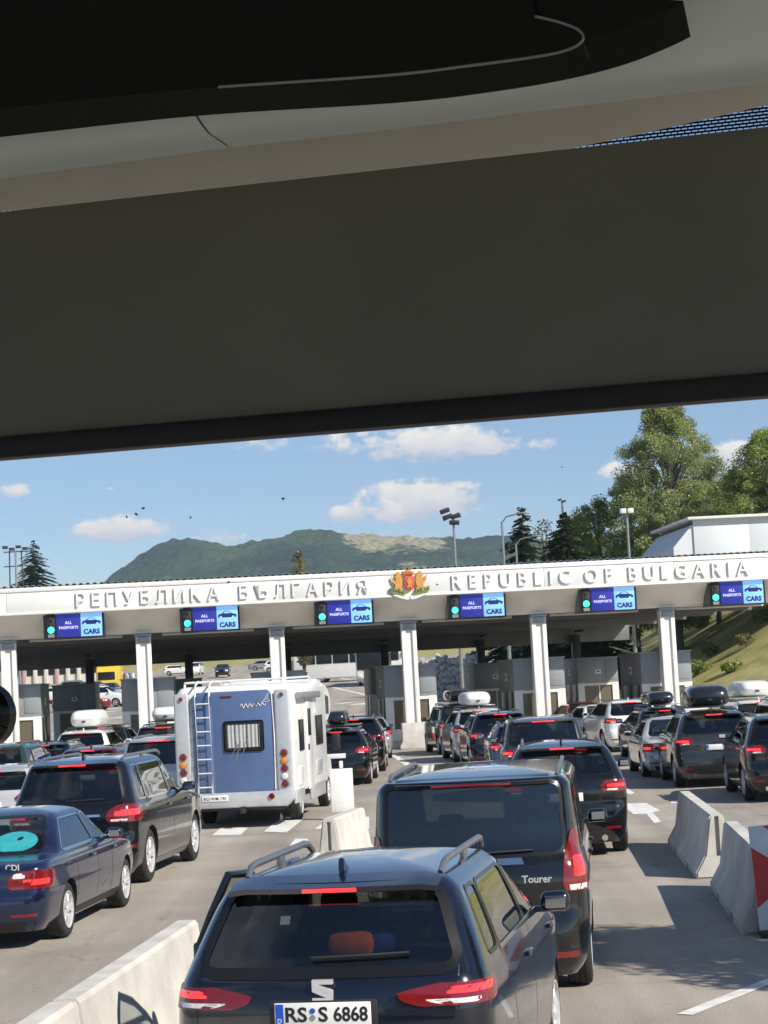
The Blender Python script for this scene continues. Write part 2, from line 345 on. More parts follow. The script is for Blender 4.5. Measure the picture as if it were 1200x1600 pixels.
def build_hills():
    D = 2600.
    prof = [(-1500, 930), (-900, 925), (-500, 960), (-250, 980), (40, 975), (110, 965), (160, 912), (185, 890), (215, 870), (250, 848), (290, 840), (325, 846), (362, 853), (400, 845), (440, 838), (485, 827), (515, 828), (545, 833), (600, 838), (660, 838), (705, 842), (760, 838), (800, 836), (900, 850), (1000, 858), (1150, 850), (1500, 830), (1900, 870), (2600, 900)]
    ridge = [at(u, v, D) for u, v in prof]
    def ridge_z(x):
        for a, b in zip(ridge, ridge[1:]):
            if a.x <= x <= b.x: return a.z + (b.z - a.z) * (x - a.x) / (b.x - a.x)
        return 80.
    m0 = at(600, 850, D).x; att = []
    vs_, fs = [], []; nx, ny = 760, 70
    for j in range(ny + 1):
        f = j / ny
        for i in range(nx + 1):
            x = -1750 + 3500 * i / nx
            y = 1250 + 1750 * f
            prof_f = (f / .77) ** 1.7 if f < .77 else 1 - .35 * sstep(.77, 1, f)
            z = -5 + (ridge_z(x) + 5) * prof_f
            rl = noise.fractal(Vector((x * .0042, y * .0042, 3)), 1, 2, 6)
            k = math.sin(min(1, f / .77) * math.pi)
            hf = min(1, max(0, ridge_z(x)) / 180); z += (rl * 22 * k + noise.noise(Vector((x * .03, y * .03, 0))) * 4.5 + noise.noise(Vector((x * .085, y * .085, 5))) * 4.0 + noise.noise(Vector((x * .19, y * .19, 9))) * 2.0) * hf
            vs_.append((x, y, z))
            md = sstep(70, 0, abs(x - 15) - 40) * sstep(.60, .74, f) * .80
            md = max(md, sstep(40, 0, abs(x - 55) - 25) * sstep(.42, .55, f) * sstep(.72, .60, f) * .72)
            att.append(md)
    for j in range(ny):
        for i in range(nx): a = j * (nx + 1) + i; fs.append((a, a + 1, a + nx + 2, a + nx + 1))
    o = mobj('hills', vs_, fs, hill_mat(), None, smooth=True, sharp=180)
    o.data.attributes.new('meadow', 'FLOAT', 'POINT').data.foreach_set('value', att)
    tag(o, kind='structure')
build_hills()

# ------------------------------------------------------------------ painted markings
M_LINE = mat('road_paint', (.70, .69, .66), .7, var=.22, scale=5, bump=.1, bscale=80)
ground = bpy.data.objects['ground']
def marking(px_poly, lift=.005):
    pts = [tgnd(u, v) for u, v in px_poly]
    vs_ = [(p.x, p.y, zt(p.x, p.y) + lift) for p in pts]
    return mobj('road_marking', vs_, [tuple(range(len(vs_)))], M_LINE, ground)
def stripe(a, b, w, lift=.006):
    """a straight painted stripe between two ground points"""
    a, b = Vector((a[0], a[1], 0)), Vector((b[0], b[1], 0)); n = max(1, int((b - a).length / 4)); t = (b - a).normalized(); s = Vector((-t.y, t.x, 0)) * (w / 2)
    vs_, fs = [], []
    for i in range(n + 1):
        p = a.lerp(b, i / n)
        for q in (p - s, p + s): vs_.append((q.x, q.y, zt(q.x, q.y) + lift))
    for i in range(n): fs.append((2 * i, 2 * i + 1, 2 * i + 3, 2 * i + 2))
    return mobj('road_marking', vs_, fs, M_LINE, ground)
stripe(gnd(1070, 1586), gnd(1270, 1507), .14)
for poly in ([(331, 1306), (376, 1306), (388, 1294), (347, 1294)], [(412, 1301), (448, 1302), (474, 1281), (434, 1283)], [(452, 1324), (478, 1324), (482, 1312), (462, 1312)],
             [(492, 1297), (577, 1297), (577, 1277), (520, 1277)],
             [(968, 1257), (990, 1273), (1010, 1272), (1022, 1287), (1033, 1286), (1020, 1270), (1033, 1268), (1010, 1255)],
             [(1048, 1256), (1066, 1256), (1062, 1252), (1049, 1252)], [(968, 1232), (984, 1242), (992, 1240), (976, 1230)],
             [(582, 1193), (594, 1193), (593, 1189), (582, 1189)], [(925, 1182), (940, 1181), (934, 1178), (920, 1178)]):
    marking(poly)
# hatched island ahead of the kiosks
for (a, b) in (((612, 1178), (640, 1197)), ((612, 1178), (708, 1173)), ((708, 1173), (735, 1183)), ((626, 1186), (722, 1179)), ((618, 1182), (714, 1176)), ((634, 1191), (728, 1183)), ((640, 1197), (735, 1189)),
               ((920, 1160), (965, 1172)), ((928, 1178), (965, 1172)), ((905, 1162), (950, 1157))):
    stripe(gnd(*a), gnd(*b), .22)
# dashes and lane lines on the plaza beyond the kiosks
for (a, b, w) in (((355, 1072), (520, 1052), .5), ((515, 1073), (590, 1090), .35), ((524, 1058), (600, 1073), .3), ((690, 1080), (745, 1072), .3), ((684, 1092), (742, 1086), .35)):
    p, q = tgnd(*a), tgnd(*b); stripe(p, q, w)
for (u, v) in ((155, 1122), (182, 1122), (204, 1121), (163, 1113), (178, 1107), (192, 1099), (540, 1099), (559, 1101), (578, 1100), (240, 1052), (252, 1046), (262, 1055), (275, 1050), (375, 1045), (392, 1041), (300, 1047), (320, 1046)):
    p = tgnd(u, v); stripe((p.x - .55, p.y - .5), (p.x + .55, p.y + 1.6), .75)

# ------------------------------------------------------------------ canopy
M_FASCIA = mat('fascia_white', (.76, .755, .73), .45, var=.04, scale=1.5, dirt=.2)
M_COLW = mat('column_white', (.74, .73, .70), .5, var=.06, scale=2)
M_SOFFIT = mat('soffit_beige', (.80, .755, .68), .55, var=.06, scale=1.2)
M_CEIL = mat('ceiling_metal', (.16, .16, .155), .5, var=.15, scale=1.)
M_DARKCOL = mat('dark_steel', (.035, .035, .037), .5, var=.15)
M_CAP = mat('zinc_grey', (.30, .31, .32), .4, metal=.5, var=.08)
M_CONC = mat('concrete', (.55, .525, .48), .88, var=.16, scale=2.4, bump=.25, bscale=45)
M_CONC_OLD = mat('concrete_weathered', (.52, .50, .46), .9, var=.2, scale=1.6, bump=.3, bscale=40)
M_KGREY = mat('kiosk_grey', (.25, .27, .285), .45, var=.06)
M_KWHITE = mat('kiosk_white', (.74, .73, .70), .45, var=.05)
M_KBROWN = mat('kiosk_window_blind', (.13, .105, .07), .25, var=.1, coat=.4)
M_LETTER = mat('letter_white', (.76, .755, .73), .4, var=.03)
YAWC = R(5.4)
P0 = at(647, 1160, 75.2); P0.z = 0
canopy = thing('border_canopy', 'long white roof over the control lanes with raised REPUBLIC OF BULGARIA lettering', 'canopy', P0, YAWC)
MC = Matrix.Translation(P0) @ Matrix.Rotation(YAWC, 4, 'Z')
def project(p):
    q = Vector(p) - EYEV; d = q.dot(fw); return 600 + F_PX * q.dot(cr) / d, 800 - F_PX * q.dot(cu) / d
def cx(u, y, z):
    """canopy-local x whose projection falls in picture column u"""
    lo, hi = -40., 40.
    for _ in range(50):
        m_ = (lo + hi) / 2
        if project(MC @ Vector((m_, y, z)))[0] < u: lo = m_
        else: hi = m_
    return lo
PITCHC = 5.14
XL, XR, FY, DEPTH = -21.0, 14.7, -1.35, 27.
def build_canopy():
    # fascia panels between 5.83 and 6.93, with a lip below and a gutter strip above
    x = XL; k = 0
    edges = [XL] + [cx(10, FY, 6.3) + PITCHC * i for i in range(-1, 7) if XL < cx(10, FY, 6.3) + PITCHC * i < XR - .3] + [XR]
    for a, b in zip(edges, edges[1:]):
        box('fascia_panel', ((a + b) / 2, FY + .04, 6.32), (b - a - .012, .08, .76), M_FASCIA, canopy, .006)
    box('gutter', ((XL + XR) / 2, FY + .06, 6.79), (XR - XL, .19, .17), M_FASCIA, canopy, .02)
    box('lower_lip', ((XL + XR) / 2, FY + .04, 5.89), (XR - XL, .16, .095), M_FASCIA, canopy, .015)
    box('fascia_backing', ((XL + XR) / 2, FY + .16, 6.3), (XR - XL - .1, .06, .9), M_CAP, canopy)
    # sloping soffit, from the lip down to the column heads
    prism('soffit', [(FY + .1, 5.85), (-.12, 5.05), (-.12, 4.97), (.35, 4.97), (.35, 5.3), (FY + .3, 5.95)], XL + .02, XR - .02, 'x', M_SOFFIT, canopy)
    # corrugated roof sheet
    bm = bmesh.new(); xs = []; t = XL
    while t < XR: xs += [(t, .0), (t + .10, .0), (t + .14, .06), (t + .22, .06)]; t += .26
    top = [(x_, 6.90 + h) for x_, h in xs]
    A = [bm.verts.new((x_, FY - .03, z_)) for x_, z_ in top]; B = [bm.verts.new((x_, DEPTH + .4, z_ + .15)) for x_, z_ in top]
    for i in range(len(A) - 1): bm.faces.new((A[i], A[i + 1], B[i + 1], B[i]))
    ext = bmesh.ops.extrude_face_region(bm, geom=bm.faces[:]); bmesh.ops.translate(bm, vec=(0, 0, -.018), verts=[v for v in ext['geom'] if isinstance(v, bmesh.types.BMVert)])
    bobj('roof_sheet', bm, M_CAP, canopy)
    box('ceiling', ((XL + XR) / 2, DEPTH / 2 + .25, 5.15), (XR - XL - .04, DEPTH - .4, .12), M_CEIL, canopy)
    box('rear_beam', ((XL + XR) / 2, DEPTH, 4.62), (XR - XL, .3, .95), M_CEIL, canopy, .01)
    box('rear_fascia', ((XL + XR) / 2, DEPTH + .25, 6.0), (XR - XL, .1, 1.8), M_FASCIA, canopy, .01)
    box('end_fascia', (XR - .05, DEPTH / 2 - .4, 6.0), (.1, DEPTH + .6, 1.6), M_FASCIA, canopy, .01)
    box('end_fascia', (XL + .05, DEPTH / 2 - .4, 6.0), (.1, DEPTH + .6, 1.6), M_FASCIA, canopy, .01)
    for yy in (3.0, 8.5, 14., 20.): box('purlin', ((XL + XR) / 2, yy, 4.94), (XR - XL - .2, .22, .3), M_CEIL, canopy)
    for yy, zz in ((1.2, 4.93), (5.6, 5.03)):
        for i in range(-4, 3): box('light_strip', (i * PITCHC + 2.5, yy, zz), (3.6, .16, .1), M_COLW, canopy, .01)
    for i in range(-4, 3):
        xk = i * PITCHC; cw, cd = .58, .5
        # column: two flanges and a recessed web, a grey head
        bm = bmesh.new(); bm_box(bm, (xk - .21, .02, 2.43), (.16, cd, 4.84), bevel=.01); bm_box(bm, (xk + .21, .02, 2.43), (.16, cd, 4.84), bevel=.01); bm_box(bm, (xk, .05, 2.43), (.28, cd - .09, 4.84))
        col = bobj('column', bm, M_COLW, canopy, smooth=True)
        bm = bmesh.new(); bm_box(bm, (xk, .02, 4.90), (.66, .58, .09), bevel=.01); bm_box(bm, (xk, -.262, 4.72), (.46, .03, .22), bevel=.008); bobj('column_head', bm, M_CAP, col, smooth=True)
    for i in range(-5, 3):
        xk = 11.7 + (i - 2) * PITCHC
        if xk < XL: continue
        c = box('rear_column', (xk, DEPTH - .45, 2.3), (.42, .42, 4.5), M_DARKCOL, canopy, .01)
        box('brace', (xk, DEPTH - 1.6, 4.72), (.14, 2.0, .12), M_DARKCOL, c)
    # raised lettering
    for s, u0_, u1_ in (('РЕПУБЛИКА', 119, 343), ('БЪЛГАРИЯ', 374, 573), ('REPUBLIC', 706, 891), ('OF', 913, 956), ('BULGARIA', 982, 1169)):
        a, b = cx(u0_, FY, 6.3), cx(u1_, FY, 6.3); ms = [text_mesh(ch, .70, .028, .002, 'LEFT') for ch in s]
        ws = []
        for me in ms:
            xs_ = [v.co.x for v in me.vertices]; x0_ = min(xs_); me.transform(Matrix.Translation((-x0_, 0, 0))); ws.append(max(xs_) - x0_)
        gap = ((b - a) - sum(ws)) / (len(s) - 1) if len(s) > 1 else 0; x = a; squeeze = 1.
        if gap < .16: squeeze = ((b - a) - .16 * (len(s) - 1)) / sum(ws); gap = .16
        for me, w in zip(ms, ws):
            hh = max(v.co.y for v in me.vertices); me.transform(Matrix.Diagonal((squeeze, .54 / max(hh, .3), 1, 1)))
            me.transform(Matrix.Translation((x, FY - .05, 6.05)) @ FACE_BACK); me.materials.clear(); me.materials.append(M_LETTER); me.name = 'letter'
            link(bpy.data.objects.new('letter', me), canopy); x += w * squeeze + gap
build_canopy()

def coat_of_arms():
    ux = cx(639, FY, 6.4); y = FY - .06
    e = thing('coat_of_arms', 'orange and gold coat of arms with crown, lions and green branches on white fascia', 'emblem', MC @ Vector((ux, y, 6.4)), YAWC)
    mo = mat('emblem_red', (.55, .10, .04), .4, var=.15, scale=20); mg = mat('emblem_gold', (.68, .33, .08), .35, metal=.2, var=.25, scale=25); mgr = mat('emblem_green', (.16, .22, .05), .5, var=.3, scale=25); mw = mat('emblem_ribbon', (.72, .72, .68), .5)
    S = 1.0
    prism('shield', [(-.20, .22), (.20, .22), (.21, -.10), (.14, -.26), (0, -.34), (-.14, -.26), (-.21, -.10)], -.06, .02, 'y', mo, e, .012)
    lion = [(-.03, .20), (.03, .22), (.07, .15), (.03, .10), (.08, .05), (.13, .08), (.10, -.02), (.05, -.08), (.10, -.16), (.07, -.24), (.02, -.16), (-.04, -.20), (-.09, -.26), (-.10, -.18), (-.04, -.08), (-.10, .02), (-.14, .10), (-.07, .08)]
    prism('shield_lion', [(x * .9, z * .9 - .03) for x, z in lion], -.085, -.058, 'y', mg, e)
    c = prism('crown', [(-.19, .27), (.19, .27), (.23, .44), (.13, .38), (.09, .50), (.03, .42), (0, .56), (-.03, .42), (-.09, .50), (-.13, .38), (-.23, .44)], -.05, .02, 'y', mg, e, .008)
    prism('crown_lining', [(-.14, .29), (.14, .29), (.15, .37), (0, .40), (-.15, .37)], -.065, -.048, 'y', mo, c)
    for s in (-1, 1):
        pts = [(.24, -.28), (.30, -.20), (.26, -.05), (.24, .10), (.30, .26), (.36, .38), (.44, .42), (.50, .36), (.48, .28), (.56, .22), (.50, .16), (.52, .04), (.60, .10), (.66, .26), (.70, .22), (.64, .02), (.54, -.10), (.56, -.24), (.50, -.32), (.40, -.22), (.36, -.32)]
        prism('lion', [(s * x, z) for x, z in pts], -.05, .0, 'y', mg, e)
        br = [(.10, -.40), (.30, -.34), (.48, -.36), (.66, -.30), (.74, -.18), (.78, -.28), (.72, -.40), (.60, -.46), (.40, -.46), (.2, -.5)]
        prism('oak_branch', [(s * x, z) for x, z in br], -.05, .01, 'y', mgr, e)
        for q in range(5):
            x = s * (.26 + q * .11); z = -.36 + .03 * q
            prism('oak_leaf', [(x - .05, z), (x, z + .07), (x + .05, z), (x, z - .06)], -.08, -.045, 'y', mgr, e)
        prism('ribbon', [(s * .02, -.56), (s * .30, -.52), (s * .62, -.44), (s * .64, -.50), (s * .34, -.62), (s * .12, -.68), (s * .02, -.66)], -.04, .01, 'y', mw, e)
coat_of_arms()

# ------------------------------------------------------------------ lane signs
M_SCRD = mat('screen_dark_blue', (.012, .016, .16), .3, emit=.5, ecol=(.022, .030, .26), var=.05)
M_SCRL = mat('screen_light_blue', (.16, .36, .75), .3, emit=.5, ecol=(.22, .46, .85), var=.03)
M_SCRT = mat('screen_pale_text', (.4, .4, .8), .3, emit=.45, ecol=(.55, .55, .95))
M_SCRN = mat('screen_navy_print', (.01, .02, .12), .35, emit=.1, ecol=(.01, .02, .12))
M_GREEN = mat('signal_green', (.05, .7, .45), .3, emit=2.0, ecol=(.03, .85, .55))
M_LAMPOFF = mat('signal_lens_off', (.03, .02, .02), .2, coat=.5)
def lane_sign():
    s = thing('lane_sign', 'lit blue ALL PASSPORTS CARS lane sign with green signal, under canopy between two columns', 'sign', group='lane signs in the canopy soffit')
    w, h = 2.16, .92
    prism('housing', [(-.0, -h / 2 - .03), (0, h / 2 + .02), (.30, h / 2 + .02), (.95, -h / 2 - .03)], -w / 2 - .06, w / 2 + .06, 'x', M_SEAL, s)
    box('text_panel', (-.20, -.012, 0), (.90, .03, h - .04), M_SCRD, s, .004)
    box('symbol_panel', (.66, -.014, 0), (.80, .034, h - .04), M_SCRL, s, .004)
    def st(n, b, size, m, x, z, off=0.): return text(n, b, size, m, s, Matrix.Translation((x, -.036, z)) @ FACE_BACK, .002, off)
    st('lettering', 'ALL', .155, M_SCRT, -.20, .05, .004); st('lettering', 'PASSPORTS', .142, M_SCRT, -.20, -.13, .004)
    st('lettering', 'CARS', .25, M_SCRN, .66, -.35, .012)
    car = [(-.36, .03), (-.30, .01), (-.27, .07), (-.21, .07), (-.18, .01), (.17, .01), (.20, .07), (.26, .07), (.29, .01), (.35, .03), (.36, .10), (.30, .14), (.19, .16), (.08, .25), (-.10, .26), (-.20, .17), (-.33, .13)]
    car = [(x + .66, z) for x, z in car]
    ic = prism('car_symbol', car, -.036, -.028, 'y', M_SCRN, s)
    prism('car_symbol_window', [(.51, .17), (.58, .235), (.73, .23), (.80, .165)], -.040, -.036, 'y', M_SCRL, ic)
    tl = box('signal_head', (-.86, -.02, .02), (.30, .06, h - .06), M_TRIM, s, .01)
    for z, m, r in ((.27, M_LAMPOFF, .09), (.07, M_LAMPOFF, .09), (-.15, M_GREEN, .125)):
        bm = bmesh.new(); bm_lathe(bm, [(-.05, r * .99), (-.075, r * .8), (-.085, r * .3)], 20, 'y'); o = bobj('signal_lamp', bm, m, tl, smooth=True); o.location = (-.86, 0, z)
    box('signal_plate', (-.86, -.055, -.37), (.24, .012, .12), M_CAP, tl)
    return s
sg = lane_sign()
WHERE_S = {-3: 'under the first letters РЕ', -2: 'under the letters КА above the motorhome', -1: 'under the last Cyrillic letters ИЯ', 0: 'under the letters REPU', 1: 'under the word OF', 2: 'under the last letter of BULGARIA'}
for i in range(-3, 3):
    o = sg if i == -3 else copy_tree(sg)
    o['label'] = 'lit blue ALL PASSPORTS CARS lane sign with green signal, ' + WHERE_S[i]
    o.location = MC @ Vector((i * PITCHC + PITCHC / 2 + .02, FY + .16, 5.38)); o.rotation_euler = (0, 0, YAWC)

# ------------------------------------------------------------------ kiosks on the islands
def kiosk():
    k = thing('control_kiosk', 'grey topped white control kiosk on island behind a white canopy column', 'kiosk', group='control kiosks under the canopy')
    W, L0, L1, H_ = 2.04, .75, 4.75, 3.22
    box('base', (0, (L0 + L1) / 2, .16), (W + .02, L1 - L0 + .02, .3), M_CONC, k, .01)
    bm = bmesh.new()
    bm_box(bm, (-.86, L0 + .06, 1.15), (.32, .12, 1.7)); bm_box(bm, (.86, L0 + .06, 1.15), (.32, .12, 1.7)); bm_box(bm, (0, L0 + .06, .52), (1.40, .12, .44)); bm_box(bm, (0, L0 + .06, 1.93), (1.40, .12, .12))
    bobj('front_frame', bm, M_KWHITE, k)
    box('front_window', (0, L0 + .09, 1.30), (1.38, .05, 1.14), M_KBROWN, k)
    box('window_mullion', (.05, L0 + .05, 1.30), (.06, .05, 1.14), M_KWHITE, k)
    up = box('upper_cabinet', (0, (L0 + L1) / 2, 2.60), (W, L1 - L0, 1.22), M_KGREY, k, .015)
    box('cabinet_door', (-.30, L0 - .008, 2.62), (1.05, .024, .98), M_KGREY, up, .006)
    box('cabinet_door', (.66, L0 - .008, 2.62), (.55, .024, .98), M_KGREY, up, .006)
    pl = box('notice_plate', (.02, L0 - .026, 2.55), (.26, .012, .20), M_PLATE, up)
    box('notice_print', (.02, L0 - .034, 2.56), (.12, .006, .08), M_INK, pl)
    box('side_wall', (-W / 2 + .04, (L0 + L1) / 2 + .05, 1.15), (.07, L1 - L0 - .1, 1.68), M_KGREY, k)
    box('side_wall', (W / 2 - .04, (L0 + L1) / 2 + .05, 1.15), (.07, L1 - L0 - .1, 1.68), M_KGREY, k)
    box('back_wall', (0, L1 - .04, 1.15), (W - .16, .07, 1.68), M_KGREY, k)
    for s in (-1, 1):
        for yy, ln in ((L0 + .95, 1.0), (L0 + 2.7, 1.5)):
            f = box('side_window', (s * (W / 2 + .004), yy, 1.45), (.02, ln, 1.0), M_SEAL, k, .004)
        p2 = box('notice_plate', (s * (W / 2 + .012), L0 + 2.0, 2.55), (.016, .55, .30), M_PLATE, up)
        box('notice_print', (s * (W / 2 + .022), L0 + 2.0, 2.55), (.008, .22, .14), M_INK, p2)
    box('roof_cap', (0, (L0 + L1) / 2, 3.235), (W + .10, L1 - L0 + .10, .05), M_CAP, k, .01)
    return k
WHERE_K = {-3: 'left of the first Cyrillic letter', -2: 'below the letters УБЛ', -1: 'rising behind the motorhome roof', 0: 'below the coat of arms', 1: 'below the end of REPUBLIC', 2: 'below the letters GAR'}
k0 = kiosk()
for i in range(-3, 3):
    o = k0 if i == -3 else copy_tree(k0)
    o['label'] = 'grey topped white kiosk behind the column ' + WHERE_K[i]
    o.location = MC @ Vector((i * PITCHC + .06, 0, 0)); o.rotation_euler = (0, 0, YAWC)
for i in range(-3, 3):
    o = copy_tree(k0); o.location = MC @ Vector((i * PITCHC + 1.05, 18.6, 0)); o.rotation_euler = (0, 0, YAWC)
    tag(o, 'shaded dark rear row kiosk past the column ' + WHERE_K[i], 'kiosk', 'rear row of control kiosks')
def island():
    poly = [(-.1, 25.5), (-.15, 25.2), (-1.15, 6.0), (-1.15, -.1), (-.9, -.45), (.9, -.45), (1.15, -.1), (1.15, 6.0), (2.2, 25.2), (2.1, 25.5)]
    return prism('traffic_island', poly, 0., .15, 'z', M_CONC, None, .03)
i0 = island()
for i in range(-4, 3):
    o = i0 if i == -4 else i0.copy()
    if i != -4: C.objects.link(o)
    o.location = MC @ Vector((i * PITCHC + .06, .25, 0)); o.rotation_euler = (0, 0, YAWC); tag(o, kind='structure')
for i in range(-3, 3):
    o = prism('concrete_block', [(-.95, 0), (.95, 0), (.95, .12), (.84, .3), (.90, 1.0), (-.86, 1.0), (-.86, .3), (-.97, .12)], -.24, .24, 'y', M_CONC, None, .025)
    o.location = MC @ Vector((i * PITCHC + .35, -.55, 0)); o.rotation_euler = (0, 0, YAWC)
    tag(o, 'concrete block at the foot of the column ' + WHERE_K[i], 'concrete block', 'concrete blocks at the island ends')

# red and white post beside the middle kiosk
def beacon_post(u, v, label):
    p = gnd(u, v); b = thing('beacon_post', label, 'post', p, 0)
    lathe('base', [(0, .13), (.05, .13), (.07, .06)], M_TRIM, b, 16)
    mr = mat('post_red', (.6, .05, .03), .4); 
    for j, (z0, z1) in enumerate(((.06, .55), (.55, .95))): lathe('post_band', [(z0, .075), (z1, .07)], mr if j == 0 else M_PLATE, b, 14)
beacon_post(602, 1172, 'short post, red below and white above, left of the kiosk block')
yb = box('yellow_bollard', (0, 0, .3), (.9, .35, .6), mat('yellow_paint', (.75, .50, .02), .45, var=.1), None, .06)
yb.location = at(203, 1180, 61); yb.location.z = 0; tag(yb, 'bright yellow painted kerb block left of the motorhome', 'bollard')

# ------------------------------------------------------------------ road barriers
def barrier(name, far_top, near_top, zt_=.80, label='', cat='barrier', m=None, L_=None, group=None, slot=True):
    """profiled concrete barrier whose top runs between two points"""
    a, b = Vector(far_top), Vector(near_top); a.z = b.z = 0; d = (a - b); Ln = L_ or d.length; ang = -math.atan2(d.x, d.y)
    h = zt_
    prof = [(-.30, 0), (.30, 0), (.30, .08), (.17, .30), (.095, h - .03), (.07, h), (-.07, h), (-.095, h - .03), (-.17, .30), (-.30, .08)]
    bm = bmesh.new(); n = 10; rings = []
    for i in range(n + 1):
        y = Ln * i / n; rings.append([bm.verts.new((x, y, z)) for x, z in prof])
    for A, B in zip(rings, rings[1:]):
        for k in range(len(prof)): bm.faces.new((A[k], A[(k + 1) % len(prof)], B[(k + 1) % len(prof)], B[k]))
    bm.faces.new(rings[0][::-1]); bm.faces.new(rings[-1]); bmesh.ops.recalc_face_normals(bm, faces=bm.faces)
    es = [e for e in bm.edges if all(v in rings[0] for v in e.verts) or all(v in rings[-1] for v in e.verts)]
    bmesh.ops.bevel(bm, geom=es, offset=.022, segments=2, affect='EDGES')
    o = bobj(name, bm, m or M_CONC, None, smooth=True, sharp=28); o.location = b; o.rotation_euler = (0, 0, ang)
    cuts = []
    if slot:
        for yy in (0, Ln): cuts.append(box('c', (0, yy, .53), (.055, .16, .50), M_CONC_OLD))
    for yy in (Ln * .28, Ln * .72): cuts.append(box('c', (0, yy, 0), (.8, .22, .14), M_CONC_OLD))
    for c in cuts: c.matrix_world = Matrix.Translation(b) @ Matrix.Rotation(ang, 4, 'Z') @ Matrix.Translation(c.location)
    for c in cuts:
        me = c.data; c.matrix_world = Matrix.Translation(b) @ Matrix.Rotation(ang, 4, 'Z')
    boolean(o, cuts)
    shade(o.data, 28)
    return tag(o, label, cat, group)
T = .80
def offg(u, v, z): return gnd(u, v, z)
bar1_far, bar1_near = gnd(1069, 1236, T), gnd(1119, 1273, T)
b1 = barrier('concrete_barrier', bar1_far, bar1_near, T, 'grey concrete barrier with slotted end beside the painted arrow', m=M_CONC)
d_ = (bar1_far - bar1_near).normalized()
b2f = gnd(1142, 1283, T); b2n = b2f - Vector((math.sin(R(5)), math.cos(R(5)), 0)) * 4.1
b2 = barrier('concrete_barrier', b2f, b2n, T, 'streaked grey concrete barrier with the red and white board at its end', m=M_CONC_OLD)
l1f, l1n = gnd(292, 1437, T + .05), gnd(100, 1562, T + .05)
bl = barrier('concrete_barrier', l1f, l1n, T + .05, 'long sunlit concrete barrier left of the dark blue car with open door')
dl = (l1f - l1n).normalized(); l2f = l1n - dl * .06
bl2 = barrier('concrete_barrier', l2f, l2f - dl * 4.5, T + .05, 'pale concrete barrier with slotted end behind the long sunlit one')
cf, cn = gnd(560, 1262, T + .03), gnd(513, 1279, T + .03)
bc = barrier('concrete_barrier', cf, cn, T + .03, 'short cream concrete barrier below the blank white board, left of the black van')

M_RW_R = mat('reflective_red', (.50, .030, .028), .45, var=.08); M_RW_W = mat('reflective_white', (.62, .66, .72), .4, var=.06)
def chevron_board():
    # stands on the end of the right-hand barrier, facing the queue
    g_ = at(1189, 1470, b2n.y - .22); g_.z = 0; ang = R(-6)
    o = thing('chevron_board', 'red and white chevron board standing at the end of a concrete barrier', 'sign', g_ + Vector((.25, 0, 0)), ang); o.rotation_euler = (0, R(-2.5), ang)
    W, H0, H1 = .50, .05, 1.10
    box('panel', (0, 0, (H0 + H1) / 2), (W, .03, H1 - H0), M_RW_W, o, .004)
    def clip(poly, f):
        out = []
        for i, p in enumerate(poly):
            q = poly[(i + 1) % len(poly)]; fp, fq = f(p), f(q)
            if fp >= 0: out.append(p)
            if (fp >= 0) != (fq >= 0): t = fp / (fp - fq); out.append((p[0] + (q[0] - p[0]) * t, p[1] + (q[1] - p[1]) * t))
        return out
    hw = W / 2 - .004
    for k in range(-2, 4):
        a = H0 + .02 + k * .50
        for sgn in (1, -1):
            # red bands sloping down to the right in the upper half and up to the right below: an arrow shape
            mid = (H0 + H1) / 2 + .02
            base = [(-hw, mid), (hw, mid), (hw, H1 - .004), (-hw, H1 - .004)] if sgn > 0 else [(-hw, H0 + .004), (hw, H0 + .004), (hw, mid), (-hw, mid)]
            g = lambda p: (p[1] - mid) * sgn + (p[0] + hw) * .72
            lo_, hi_ = k * .60 + .0, k * .60 + .30
            pl = clip(clip(base, lambda p: g(p) - lo_), lambda p: hi_ - g(p))
            if len(pl) > 2: prism('red_band', pl, -.021, -.016, 'y', M_RW_R, o)
    for s in (-.15, .15): box('leg', (s, .045, .55), (.05, .05, 1.06), M_CAP, o)
    box('foot', (0, .05, .04), (.5, .35, .07), M_TRIM, o, .01)
chevron_board()
def blank_board():
    p = at(536, 1262, 38.6); p.z = 0
    o = thing('blank_board', 'plain white upright board standing behind the short cream concrete barrier', 'board', p, R(-4))
    box('panel', (0, 0, .58), (.45, .03, .86), M_WHITEP, o, .006)
    box('post', (0, .04, .52), (.06, .05, 1.02), M_CAP, o); box('lamp', (0.0, .03, 1.09), (.07, .08, .14), M_WHITEP, o, .01)
    box('foot', (0, .05, .04), (.5, .4, .08), M_TRIM, o, .01)
blank_board()

# ------------------------------------------------------------------ cars
def pchip(keys, z):
    """monotone cubic through (z, v0, v1, ...) rows"""
    n = len(keys)
    if z <= keys[0][0]: return list(keys[0][1:])
    if z >= keys[-1][0]: return list(keys[-1][1:])
    i = 0
    while keys[i + 1][0] < z: i += 1
    out = []
    for c in range(1, len(keys[0])):
        def d(k): return (keys[k + 1][c] - keys[k][c]) / (keys[k + 1][0] - keys[k][0])
        def m(k):
            if k == 0: return d(0)
            if k == n - 1: return d(n - 2)
            a, b = d(k - 1), d(k)
            return 0 if a * b <= 0 else 2 * a * b / (a + b)
        h = keys[i + 1][0] - keys[i][0]; t = (z - keys[i][0]) / h
        h00 = 2 * t**3 - 3 * t**2 + 1; h10 = t**3 - 2 * t**2 + t; h01 = -2 * t**3 + 3 * t**2; h11 = t**3 - t**2
        out.append(h00 * keys[i][c] + h10 * h * m(i) + h01 * keys[i + 1][c] + h11 * h * m(i + 1))
    return out

